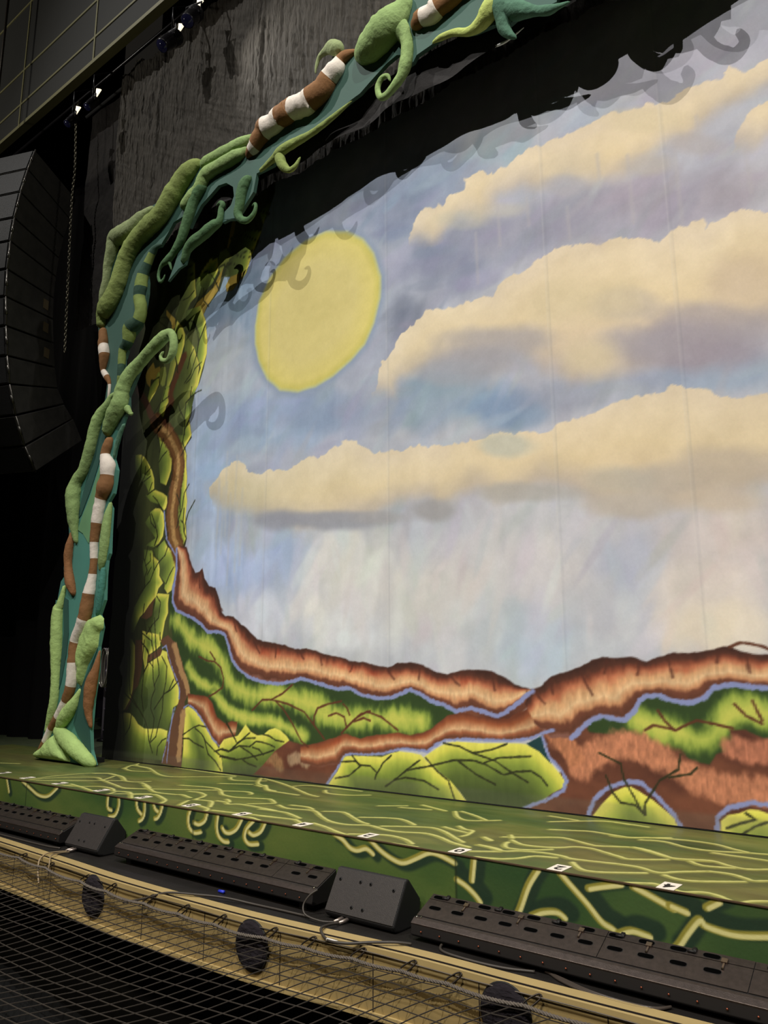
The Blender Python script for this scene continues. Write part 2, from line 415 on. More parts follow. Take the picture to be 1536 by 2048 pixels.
 'MOUNDS': [([(-4.954,4.494),(-4.615,4.616),(-4.39,4.456),(-4.546,3.889),(-4.486,3.698),(-4.542,3.63),(-4.625,3.527),(-4.681,3.458),(-4.751,3.56),(-4.859,3.731),(-4.934,3.868)],[(-4.546,3.889),(-4.486,3.698),(-4.542,3.63),(-4.625,3.527),(-4.681,3.458)],'leaf'),([(-3.22,6.204),(-3.36,5.967),(-3.398,5.852),(-3.541,5.629),(-3.62,5.447),(-3.684,5.388),(-3.822,5.451),(-3.892,5.492),(-4.01,5.532),(-3.969,5.634),(-3.908,5.779),(-3.892,5.924),(-3.735,5.981),(-3.555,5.953),(-3.399,5.877),(-3.36,5.967),(-3.431,6.127)],[(-3.36,5.967),(-3.398,5.852),(-3.541,5.629),(-3.62,5.447)],'leaf'),([(-3.622,5.48),(-3.685,5.404),(-3.729,5.387),(-3.837,5.309),(-3.952,5.322),(-3.975,5.404),(-3.892,5.492)],None,'ochre'),([(-3.822,6.353),(-3.853,6.061),(-3.959,5.865),(-4.059,5.565),(-4.119,5.385),(-4.301,5.261),(-4.368,5.165),(-4.643,5.215),(-4.504,5.359),(-4.218,5.452),(-4.085,5.608),(-3.982,5.873),(-3.906,6.183)],None,'ochre'),([(-4.522,5.45),(-4.547,5.63),(-4.432,5.762),(-4.291,5.85),(-4.144,5.814),(-4.123,5.654),(-4.222,5.52),(-4.363,5.466),(-4.434,5.421)],[(-4.432,5.762),(-4.291,5.85),(-4.144,5.814),(-4.123,5.654)],'leaf'),([(-3.961,5.899),(-3.861,5.762),(-3.995,5.677),(-4.085,5.608),(-4.142,5.779),(-4.101,5.883)],None,'olive'),([(-4.718,6.056),(-4.579,5.901),(-4.553,5.631),(-4.522,5.45),(-4.631,5.399),(-4.7,5.301),(-4.704,5.182),(-4.708,5.064),(-4.818,5.165),(-4.903,5.26),(-4.923,5.353),(-4.841,5.466),(-4.774,5.601),(-4.722,5.758),(-4.719,5.898)],[(-4.579,5.901),(-4.553,5.631),(-4.522,5.45)],'leafdark'),([(-4.368,5.165),(-4.326,5.085),(-4.272,4.806),(-4.273,4.643),(-4.345,4.468),(-4.405,4.289),(-4.494,4.181),(-4.543,4.193),(-4.371,4.491),(-4.457,4.693),(-4.538,4.798),(-4.664,4.984),(-4.559,5.088),(-4.47,5.23)],[(-4.368,5.165),(-4.326,5.085),(-4.272,4.806),(-4.273,4.643),(-4.345,4.468),(-4.405,4.289)],'leaf'),([(-4.714,5.323),(-4.426,5.3),(-4.368,5.165),(-4.383,5.036),(-4.554,5.02),(-4.695,5.061)],[(-4.426,5.3),(-4.368,5.165)],'leaf'),([(-4.546,5.085),(-4.446,4.888),(-4.44,4.804),(-4.512,4.774),(-4.651,4.98)],None,'shade'),([(-4.689,5.004),(-4.517,4.788),(-4.463,4.67),(-4.41,4.564),(-4.405,4.492),(-4.438,4.318),(-4.536,4.199),(-4.645,4.012),(-4.653,3.727),(-4.957,3.787),(-4.909,4.173),(-4.938,4.335),(-4.828,4.559),(-4.7,4.734),(-4.708,4.841)],[(-4.517,4.788),(-4.463,4.67),(-4.41,4.564),(-4.405,4.492),(-4.438,4.318),(-4.536,4.199)],'leafdark'),([(-5.116,5.456),(-4.918,5.275),(-4.91,5.176),(-4.972,5.129),(-4.999,5.256),(-5.11,5.388)],None,'ochre'),([(-4.883,5.243),(-4.761,5.121),(-4.705,5.009),(-4.711,4.884),(-4.79,4.674),(-4.82,4.651),(-4.878,4.782),(-4.909,4.961),(-4.923,5.125)],[(-4.883,5.243),(-4.761,5.121),(-4.705,5.009),(-4.711,4.884),(-4.79,4.674)],'leaf'),([(-5.442,4.736),(-5.329,4.816),(-5.286,4.718),(-5.186,4.724),(-5.153,4.641),(-5.256,4.57),(-5.36,4.596),(-5.367,4.49),(-5.443,4.562),(-5.489,4.683)],None,'ochre'),([(-5.213,4.656),(-5.15,4.608),(-5.174,4.497),(-5.241,4.406),(-5.303,4.346),(-5.373,4.277),(-5.405,4.349),(-5.367,4.49),(-5.287,4.546)],[(-5.15,4.608),(-5.174,4.497),(-5.241,4.406),(-5.373,4.277)],'leaf'),([(-5.151,4.705),(-5.066,4.683),(-5.04,4.57),(-5.062,4.448),(-5.111,4.439),(-5.165,4.495),(-5.187,4.65)],None,'olive'),([(-4.878,4.771),(-4.853,4.67),(-4.919,4.487),(-4.977,4.407),(-5.027,4.419),(-5.018,4.512),(-4.97,4.711),(-4.943,4.778)],[(-4.853,4.67),(-4.919,4.487),(-4.977,4.407)],'leafdark'),([(-4.978,4.418),(-4.955,4.339),(-4.96,4.205),(-5.005,4.163),(-5.044,4.047),(-5.105,3.998),(-5.153,4.081),(-5.124,4.221),(-5.071,4.366),(-5.043,4.423)],[(-4.955,4.339),(-4.96,4.205),(-5.005,4.163),(-5.044,4.047),(-5.105,3.998)],'leaf'),([(-4.688,3.45),(-4.612,3.554),(-4.568,3.477),(-4.558,3.339),(-4.532,3.199),(-4.533,3.006),(-4.51,2.907),(-4.526,2.72),(-4.489,2.49),(-4.539,2.406),(-4.6,2.427),(-4.66,2.613),(-4.7,2.742),(-4.724,2.841),(-4.654,2.928),(-4.651,3.072),(-4.647,3.217)],[(-4.612,3.554),(-4.568,3.477),(-4.558,3.339),(-4.532,3.199),(-4.533,3.006),(-4.51,2.907),(-4.526,2.72),(-4.489,2.49)],'leaf'),([(-5.151,3.85),(-5.111,3.863),(-5.058,3.811),(-4.952,3.709),(-4.873,3.613),(-4.829,3.465),(-4.841,3.328),(-4.88,3.235),(-4.921,3.162),(-5.037,3.21),(-5.065,3.345),(-5.094,3.491),(-5.072,3.609),(-5.101,3.748)],[(-5.111,3.863),(-5.058,3.811),(-4.952,3.709),(-4.873,3.613),(-4.829,3.465),(-4.841,3.328),(-4.921,3.162)],'leaf'),([(-5.597,3.653),(-5.475,3.636),(-5.384,3.583),(-5.29,3.474),(-5.215,3.38),(-5.165,3.28),(-5.152,3.147),(-5.257,3.123),(-5.333,3.225),(-5.48,3.351),(-5.578,3.471)],[(-5.475,3.636),(-5.384,3.583),(-5.29,3.474),(-5.215,3.38),(-5.165,3.28),(-5.152,3.147)],'leaf'),([(-5.32,3.092),(-5.224,3.128),(-5.127,3.134),(-4.977,3.072),(-4.893,3.02),(-4.879,2.94),(-4.897,2.884),(-4.935,2.859),(-5.029,2.941),(-5.213,3.006)],[(-5.127,3.134),(-4.977,3.072),(-4.893,3.02),(-4.879,2.94),(-4.935,2.859)],'leaf'),([(-5.2,2.875),(-5.106,2.907),(-5.008,2.889),(-4.939,2.821),(-4.914,2.672),(-4.931,2.548),(-5.003,2.469),(-5.095,2.44),(-5.26,2.472),(-5.073,2.545),(-5.304,2.758),(-5.213,2.836)],[(-5.106,2.907),(-5.008,2.889),(-4.939,2.821),(-4.914,2.672),(-4.931,2.548),(-5.003,2.469)],'leaf'),([(-5.097,2.41),(-4.989,2.447),(-4.901,2.505),(-4.831,2.412),(-4.719,2.353),(-4.66,2.282),(-4.649,2.141),(-4.689,1.996),(-4.712,1.905),(-4.785,1.873),(-4.851,1.933),(-4.841,1.998),(-4.942,2.09),(-4.964,2.167),(-4.957,2.262),(-5.041,2.317)],[(-4.831,2.412),(-4.719,2.353),(-4.66,2.282),(-4.649,2.141),(-4.689,1.996),(-4.785,1.873)],'leaf'),([(-5.293,2.429),(-5.128,2.398),(-5.081,2.321),(-4.989,2.265),(-4.957,2.167),(-4.958,2.091),(-4.88,2.0),(-4.96,1.94),(-4.998,1.849),(-5.131,1.753),(-5.189,1.69),(-5.295,1.629),(-5.366,1.528),(-5.408,1.454),(-5.491,1.466),(-5.471,1.589),(-5.422,1.75),(-5.305,1.887),(-5.216,1.977),(-5.262,2.115),(-5.307,2.235),(-5.276,2.339)],[(-5.081,2.321),(-4.989,2.265),(-4.957,2.167),(-4.958,2.091),(-4.88,2.0),(-4.96,1.94),(-4.998,1.849),(-5.131,1.753),(-5.189,1.69),(-5.295,1.629)],'leaf'),([(-4.998,1.849),(-5.038,1.776),(-5.057,1.637),(-5.163,1.595),(-5.278,1.619),(-5.131,1.753)],None,'bark'),([(-5.0,1.868),(-4.955,1.884),(-4.754,1.862),(-4.768,1.761),(-4.758,1.651),(-4.804,1.561),(-4.825,1.462),(-4.846,1.353),(-4.927,1.237),(-4.988,1.229),(-5.025,1.294),(-5.166,1.455),(-5.161,1.567),(-5.056,1.628),(-5.007,1.775)],[(-4.955,1.884),(-4.754,1.862),(-4.768,1.761),(-4.758,1.651),(-4.804,1.561),(-4.825,1.462),(-4.846,1.353)],'leaf'),([(-5.364,1.366),(-5.183,1.361),(-5.192,1.092),(-5.215,0.969),(-5.256,0.846),(-5.34,0.784),(-5.365,0.681),(-5.443,0.567),(-5.533,0.544),(-5.483,0.596),(-5.385,0.701),(-5.341,0.969)],None,'bark'),([(-5.229,1.467),(-4.909,1.415),(-4.863,1.291),(-4.994,1.223),(-5.095,1.183),(-5.103,1.081),(-5.15,1.02),(-5.198,1.154)],None,'leaf'),([(-5.095,1.183),(-4.993,1.213),(-4.861,1.261),(-4.825,1.24),(-4.854,1.18),(-4.987,1.141),(-5.105,1.102)],None,'bark'),([(-5.507,1.412),(-5.419,1.367),(-5.363,1.303),(-5.34,1.052),(-5.358,0.784),(-5.385,0.701),(-5.481,0.576),(-5.659,0.509),(-5.645,0.634),(-5.596,0.78),(-5.559,0.948),(-5.544,1.158),(-5.562,1.318)],[(-5.363,1.303),(-5.34,1.052),(-5.358,0.784),(-5.385,0.701),(-5.481,0.576)],'leaf'),([(-5.086,1.091),(-4.986,1.131),(-4.854,1.18),(-4.825,1.24),(-4.739,1.218),(-4.697,1.118),(-4.622,1.009),(-4.525,0.911),(-4.484,0.795),(-4.481,0.66),(-4.574,0.62),(-4.597,0.504),(-4.651,0.377),(-4.784,0.395),(-5.035,0.375),(-5.158,0.395),(-5.252,0.451),(-5.35,0.539),(-5.365,0.681),(-5.223,0.867),(-5.163,0.979)],[(-5.086,1.091),(-4.854,1.18),(-4.739,1.218),(-4.622,1.009),(-4.525,0.911),(-4.484,0.795),(-4.481,0.66)],'mound'),([(-5.64,0.51),(-5.495,0.54),(-5.386,0.538),(-5.291,0.49),(-5.213,0.423),(-5.087,0.378),(-4.984,0.377),(-4.784,0.391),(-4.651,0.372),(-4.671,0.223),(-4.721,0.059),(-5.643,0.049)],[(-5.64,0.51),(-5.495,0.54),(-5.386,0.538),(-5.291,0.49),(-5.213,0.423),(-5.087,0.378),(-4.984,0.377),(-4.784,0.391),(-4.651,0.372)],'mound'),([(-4.368,0.62),(-4.307,0.636),(-4.228,0.61),(-4.101,0.539),(-4.021,0.459),(-3.912,0.354),(-3.805,0.248),(-3.743,0.158),(-3.713,0.002),(-4.383,0.007),(-4.366,0.193),(-4.373,0.38),(-4.368,0.521)],[(-4.343,0.195),(-4.368,0.62),(-4.307,0.636),(-4.228,0.61),(-4.101,0.539),(-4.021,0.459),(-3.912,0.354),(-3.805,0.248),(-3.743,0.158),(-3.714,0.019)],'mound')],
 'GREEN': [[(-4.705,1.921),(-4.604,1.769),(-4.337,1.685),(-4.164,1.607),(-4.049,1.517),(-3.835,1.509),(-3.755,1.473),(-3.697,1.355),(-3.639,1.222),(-3.534,1.123),(-3.359,1.042),(-3.167,0.996),(-2.937,0.982),(-2.717,1.014),(-2.655,1.037),(-2.402,0.987),(-2.199,0.945),(-2.043,0.954),(-1.891,0.893),(-1.706,0.868),(-1.563,0.878),(-1.458,0.913),(-1.354,0.948),(-1.254,0.91),(-1.156,0.859),(-1.027,0.83),(-0.903,0.782),(-0.841,0.777),(-0.869,0.617),(-1.065,0.493),(-1.579,0.388),(-2.026,0.279),(-2.385,0.236),(-2.837,0.275),(-3.332,0.436),(-3.787,0.466),(-4.121,0.656),(-4.337,0.729),(-4.502,1.18),(-4.65,1.347),(-4.751,1.797)],[(0.195,0.573),(0.239,0.698),(0.349,0.712),(0.466,0.705),(0.527,0.761),(0.59,0.838),(0.66,0.872),(0.769,0.862),(0.885,0.832),(0.98,0.844),(1.046,0.887),(1.1,0.928),(1.191,0.939),(1.326,0.929),(1.416,0.93),(1.738,0.894),(1.706,0.593),(1.383,0.587),(1.295,0.602),(1.163,0.626),(1.186,0.557),(1.161,0.497),(1.081,0.482),(1.035,0.41),(0.965,0.415),(0.885,0.44),(0.857,0.489),(0.722,0.534),(0.571,0.579),(0.409,0.561)]],
 'FUR': [([(-4.595,1.56),(-4.32,1.356),(-4.093,1.263),(-3.874,1.175),(-3.763,1.057),(-3.679,0.925),(-3.498,0.814),(-3.256,0.77),(-2.934,0.775),(-2.605,0.721),(-2.294,0.656),(-2.398,0.632),(-2.138,0.597),(-1.853,0.579),(-1.564,0.603),(-1.257,0.6)],0.15),([(-4.354,1.043),(-4.235,0.94),(-4.039,0.857),(-3.853,0.826)],0.1),([(-3.902,0.776),(-3.741,0.664),(-3.511,0.575),(-3.269,0.536),(-3.038,0.529),(-2.814,0.477),(-2.598,0.413)],0.09),([(0.577,0.665),(0.729,0.618),(0.856,0.602),(0.956,0.556),(1.039,0.57),(1.094,0.633),(1.202,0.737),(1.318,0.75),(1.397,0.733),(1.72,0.724)],0.125)],
 'ROCKBODY': [[(-0.918,0.681),(-0.688,0.744),(-0.398,0.775),(-0.229,0.849),(-0.177,0.803),(-0.376,0.631),(-0.548,0.589),(-0.843,0.615)],[(-0.143,0.686),(0.185,0.618),(0.219,0.563),(0.362,0.559),(0.432,0.551),(0.547,0.557),(0.688,0.511),(0.804,0.476),(0.865,0.449),(0.924,0.412),(1.024,0.399),(1.07,0.472),(1.15,0.486),(1.186,0.557),(1.163,0.626),(1.26,0.63),(1.381,0.567),(1.704,0.575),(1.654,0.098),(1.485,0.125),(1.346,0.203),(1.248,0.203),(1.121,0.162),(1.041,0.086),(1.025,0.007),(0.787,-0.001),(0.771,0.067),(0.673,0.169),(0.57,0.252),(0.492,0.256),(0.339,0.212),(0.228,0.127),(0.171,-0.007),(-0.378,-0.01),(-0.135,0.082),(-0.003,0.161),(0.026,0.229),(-0.009,0.294),(-0.106,0.388),(-0.153,0.5)],[(-2.795,0.364),(-2.924,0.304),(-3.056,0.225),(-3.187,0.1),(-3.281,0.021),(-2.291,0.013),(-2.198,0.103),(-2.13,0.223),(-2.073,0.285),(-2.074,0.442),(-2.296,0.39),(-2.539,0.325)]],
 'RIDGES': [([(-2.64,0.317),(-2.333,0.377),(-2.079,0.459),(-1.909,0.426),(-1.725,0.462),(-1.496,0.499),(-1.36,0.479),(-1.226,0.498),(-1.111,0.567),(-0.998,0.647),(-0.841,0.677),(-0.692,0.645),(-0.503,0.627),(-0.417,0.654),(-0.261,0.73),(-0.123,0.804),(-0.016,0.852)],[(-2.637,0.173),(-2.43,0.145),(-2.173,0.191),(-2.077,0.279),(-1.983,0.292),(-1.816,0.295),(-1.672,0.311),(-1.567,0.337),(-1.463,0.363),(-1.328,0.364),(-1.196,0.359),(-1.082,0.428),(-1.002,0.458),(-0.847,0.472),(-0.624,0.477),(-0.41,0.481),(-0.245,0.507),(-0.15,0.547),(-0.057,0.574)],'low'),([(-4.633,2.409),(-4.482,2.375),(-4.382,2.199),(-4.301,2.065),(-4.231,2.078),(-4.177,2.109),(-4.142,1.999),(-4.053,1.904),(-3.943,1.879),(-3.883,1.771),(-3.821,1.613),(-3.766,1.576),(-3.637,1.562),(-3.558,1.5),(-3.43,1.429),(-3.279,1.326),(-3.182,1.292),(-3.041,1.272),(-2.881,1.253),(-2.725,1.211),(-2.662,1.203),(-2.576,1.216),(-2.47,1.192),(-2.345,1.152),(-2.123,1.127),(-2.044,1.09),(-1.891,1.084),(-1.76,1.052),(-1.597,1.034),(-1.49,1.064),(-1.351,1.069),(-1.216,1.048),(-1.118,0.995),(-0.989,0.975),(-0.863,1.004),(-0.694,1.009),(-0.561,1.0),(-0.475,0.963),(-0.365,0.896),(-0.228,0.864)],[(-4.66,2.374),(-4.642,2.148),(-4.681,1.893),(-4.687,1.783),(-4.604,1.669),(-4.337,1.585),(-4.164,1.507),(-4.049,1.417),(-3.835,1.409),(-3.755,1.373),(-3.697,1.255),(-3.639,1.122),(-3.534,1.023),(-3.359,0.942),(-3.167,0.896),(-2.937,0.882),(-2.717,0.914),(-2.655,0.937),(-2.402,0.887),(-2.199,0.845),(-2.043,0.854),(-1.891,0.793),(-1.706,0.768),(-1.563,0.778),(-1.458,0.813),(-1.354,0.848),(-1.254,0.81),(-1.156,0.759),(-1.027,0.73),(-0.903,0.682),(-0.764,0.711),(-0.617,0.678),(-0.516,0.657),(-0.443,0.695),(-0.328,0.77),(-0.257,0.825),(-0.215,0.849)],'main'),([(-0.288,0.753),(-0.228,0.864),(-0.146,0.886),(-0.133,0.892),(-0.063,0.957),(0.016,0.981),(0.12,1.004),(0.198,1.032),(0.262,1.066),(0.349,1.088),(0.445,1.087),(0.539,1.091),(0.607,1.079),(0.663,1.062),(0.732,1.089),(0.854,1.114),(1.003,1.111),(1.107,1.13),(1.179,1.145),(1.228,1.138),(1.304,1.111),(1.37,1.095),(1.432,1.094),(1.759,1.094)],[(-0.214,0.614),(-0.087,0.515),(0.08,0.523),(0.185,0.618),(0.249,0.665),(0.323,0.684),(0.417,0.67),(0.486,0.667),(0.56,0.735),(0.598,0.8),(0.645,0.828),(0.724,0.835),(0.808,0.805),(0.913,0.786),(0.966,0.797),(1.03,0.83),(1.086,0.887),(1.168,0.903),(1.227,0.909),(1.322,0.894),(1.413,0.89),(1.739,0.903)],'main'),([(-4.332,0.768),(-4.162,0.761),(-3.996,0.745),(-3.917,0.673),(-3.837,0.538),(-3.691,0.481),(-3.608,0.51),(-3.525,0.505)],[(-4.324,0.654),(-4.229,0.628),(-4.117,0.548),(-4.006,0.441),(-3.91,0.327),(-3.791,0.248),(-3.683,0.338),(-3.55,0.354)],'low')],
 'GLOW': [([(0.131,0.326),(0.283,0.434),(0.405,0.496),(0.565,0.494),(0.704,0.439),(0.837,0.366),(0.985,0.297),(1.131,0.269),(1.273,0.263),(1.499,0.264)],0.13,(204,134,100)),([(1.182,0.518),(1.295,0.505),(1.375,0.5),(1.612,0.514)],0.1,(192,122,94)),([(-0.046,0.54),(0.039,0.465),(0.086,0.4)],0.1,(196,128,92)),([(-3.055,0.207),(-2.973,0.168),(-2.918,0.127)],0.09,(150,112,78)),([(-2.738,0.192),(-2.637,0.216),(-2.561,0.186)],0.08,(168,138,110)),([(-2.463,0.218),(-2.294,0.255),(-2.189,0.345),(-2.073,0.368)],0.06,(176,132,92))],
 'LOWMOUNDS': [([(-3.775,0.267),(-3.718,0.327),(-3.615,0.352),(-3.512,0.371),(-3.457,0.425),(-3.402,0.488),(-3.327,0.421),(-3.227,0.389),(-3.144,0.397),(-3.064,0.451),(-2.983,0.468),(-2.902,0.449),(-2.822,0.403),(-2.782,0.365),(-2.872,0.316),(-2.976,0.257),(-3.133,0.121),(-3.267,0.022),(-3.715,0.006),(-3.739,0.155),(-3.802,0.199)],[(-3.775,0.267),(-3.718,0.327),(-3.615,0.352),(-3.512,0.371),(-3.457,0.425),(-3.402,0.488),(-3.327,0.421),(-3.227,0.389),(-3.144,0.397),(-3.064,0.451),(-2.983,0.468),(-2.902,0.449),(-2.822,0.403),(-2.782,0.365)],'mound'),([(-0.287,0.47),(-0.15,0.535),(-0.141,0.455),(-0.089,0.333),(-0.211,0.382)],None,'teal'),([(-1.23,0.312),(-1.099,0.39),(-1.003,0.433),(-0.909,0.45),(-0.698,0.449),(-0.411,0.464),(-0.287,0.464),(-0.183,0.418),(-0.1,0.343),(-0.083,0.333),(-0.022,0.27),(0.019,0.218),(0.024,0.196),(-0.094,0.13),(-0.174,0.078),(-0.35,-0.007),(-0.323,-0.004),(-0.817,-0.006),(-0.89,0.071),(-1.071,0.203)],[(-1.23,0.312),(-1.099,0.39),(-1.003,0.433),(-0.909,0.45),(-0.698,0.449),(-0.411,0.464),(-0.287,0.464),(-0.183,0.418),(-0.1,0.343),(-0.083,0.333),(-0.022,0.27),(0.019,0.218)],'mound'),([(-2.298,0.001),(-2.172,0.135),(-2.106,0.264),(-1.983,0.278),(-1.798,0.283),(-1.672,0.284),(-1.567,0.324),(-1.48,0.342),(-1.345,0.337),(-1.262,0.329),(-1.198,0.282),(-1.071,0.203),(-0.979,0.149),(-0.89,0.071),(-0.817,-0.006)],[(-2.288,0.016),(-2.172,0.135),(-2.106,0.264),(-1.983,0.278),(-1.798,0.283),(-1.672,0.284),(-1.567,0.324),(-1.48,0.342),(-1.345,0.337),(-1.262,0.329),(-1.198,0.282),(-1.071,0.203),(-0.979,0.149),(-0.89,0.071),(-0.816,0.006)],'mound'),([(0.189,-0.011),(0.285,0.1),(0.372,0.183),(0.444,0.221),(0.49,0.23),(0.544,0.208),(0.639,0.155),(0.711,0.101),(0.77,0.057),(0.792,-0.005)],[(0.196,0.001),(0.285,0.1),(0.372,0.183),(0.444,0.221),(0.49,0.23),(0.544,0.208),(0.639,0.155),(0.711,0.101),(0.77,0.057),(0.787,0.004)],'mound'),([(1.053,0.001),(1.059,0.069),(1.107,0.112),(1.176,0.129),(1.235,0.159),(1.291,0.16),(1.341,0.146),(1.575,0.153),(1.559,-0.002),(1.076,-0.016)],[(1.054,0.01),(1.059,0.069),(1.107,0.112),(1.176,0.129),(1.235,0.159),(1.291,0.16),(1.341,0.146),(1.575,0.153)],'mound')],
 'TRUNK': [(-4.869,1.352),(-4.739,1.41),(-4.65,1.347),(-4.565,1.305),(-4.507,1.185),(-4.432,1.047),(-4.304,0.816),(-4.316,0.759),(-4.388,0.681),(-4.367,0.606),(-4.373,0.38),(-4.383,0.007),(-4.735,0.03),(-4.671,0.223),(-4.58,0.495),(-4.51,0.621),(-4.47,0.718),(-4.495,0.833),(-4.566,0.92),(-4.623,1.018),(-4.717,1.148),(-4.743,1.258),(-4.829,1.291)],
 'TRUNKLIGHT': [([(-4.612,1.286),(-4.536,1.146),(-4.461,1.008),(-4.355,0.873),(-4.334,0.797)],0.05),([(-4.395,0.567),(-4.416,0.425),(-4.432,0.236),(-4.437,0.096)],0.05)],
 'STEM': [(-5.631,4.52),(-5.513,4.395),(-5.396,4.25),(-5.334,4.141),(-5.204,4.008),(-5.135,3.951),(-4.978,3.826),(-4.873,3.714),(-4.785,3.596),(-4.729,3.487),(-4.704,3.364),(-4.716,3.228),(-4.744,3.086),(-4.763,2.943),(-4.782,2.8),(-4.754,2.653),(-4.712,2.505),(-4.733,2.525),(-4.664,2.423),(-4.626,2.325),(-4.559,2.226),(-4.506,2.111),(-4.454,1.997)],
 'STEM2': [(-4.7,4.734),(-4.797,4.561),(-4.882,4.426),(-4.935,4.293),(-4.909,4.173),(-4.982,4.085),(-5.018,3.938)],
 'BLUE': [([(-4.66,2.374),(-4.642,2.148),(-4.681,1.893),(-4.687,1.783),(-4.604,1.669),(-4.337,1.585),(-4.164,1.507),(-4.049,1.417),(-3.835,1.409),(-3.755,1.373),(-3.697,1.255),(-3.639,1.122),(-3.534,1.023),(-3.359,0.942),(-3.167,0.896),(-2.937,0.882),(-2.717,0.914),(-2.655,0.937),(-2.402,0.887),(-2.199,0.845),(-2.043,0.854),(-1.891,0.793),(-1.706,0.768),(-1.563,0.778),(-1.458,0.813),(-1.354,0.848),(-1.254,0.81),(-1.156,0.759),(-1.027,0.73),(-0.903,0.682),(-0.764,0.711),(-0.617,0.678),(-0.516,0.657),(-0.443,0.695),(-0.328,0.77),(-0.257,0.825),(-0.215,0.849)],0.035),([(0.08,0.523),(0.185,0.618),(0.249,0.665),(0.323,0.684),(0.417,0.67),(0.486,0.667),(0.56,0.735),(0.598,0.8),(0.645,0.828),(0.724,0.835),(0.808,0.805),(0.913,0.786),(0.966,0.797),(1.03,0.83),(1.086,0.887),(1.168,0.903),(1.227,0.909),(1.322,0.894),(1.413,0.89),(1.739,0.903)],0.035),([(-2.077,0.279),(-1.983,0.292),(-1.816,0.295),(-1.672,0.311),(-1.567,0.337),(-1.463,0.363),(-1.328,0.364),(-1.196,0.359),(-1.082,0.428),(-1.002,0.458),(-0.847,0.472),(-0.624,0.477),(-0.41,0.481),(-0.245,0.507),(-0.15,0.547),(-0.057,0.574)],0.022),([(-0.152,0.523),(-0.106,0.388),(-0.009,0.294),(0.026,0.229),(-0.003,0.161),(-0.135,0.082),(-0.323,0.013)],0.025),([(0.172,0.003),(0.228,0.127),(0.339,0.212),(0.492,0.262),(0.57,0.258),(0.673,0.174),(0.772,0.077),(0.808,0.011)],0.03),([(1.035,0.008),(1.041,0.086),(1.121,0.157),(1.248,0.198),(1.345,0.194)],0.03),([(-2.298,0.015),(-2.182,0.148),(-2.097,0.264)],0.025),([(-4.827,1.26),(-4.762,1.289),(-4.721,1.198),(-4.624,1.028),(-4.516,0.891),(-4.476,0.795),(-4.478,0.718)],0.018),([(-4.542,0.62),(-4.58,0.495),(-4.656,0.243),(-4.72,0.04)],0.012),([(-4.573,0.6),(-4.614,0.321),(-4.639,0.045)],0.012),([(-4.384,0.624),(-4.323,0.653),(-4.229,0.624),(-4.117,0.543),(-4.005,0.437),(-3.896,0.328),(-3.791,0.262)],0.02),([(-4.934,2.849),(-4.895,2.67),(-4.848,2.491),(-4.871,2.521),(-4.753,2.394),(-4.66,2.282),(-4.64,2.122),(-4.698,1.923),(-4.688,1.793),(-4.62,1.689)],0.022)],
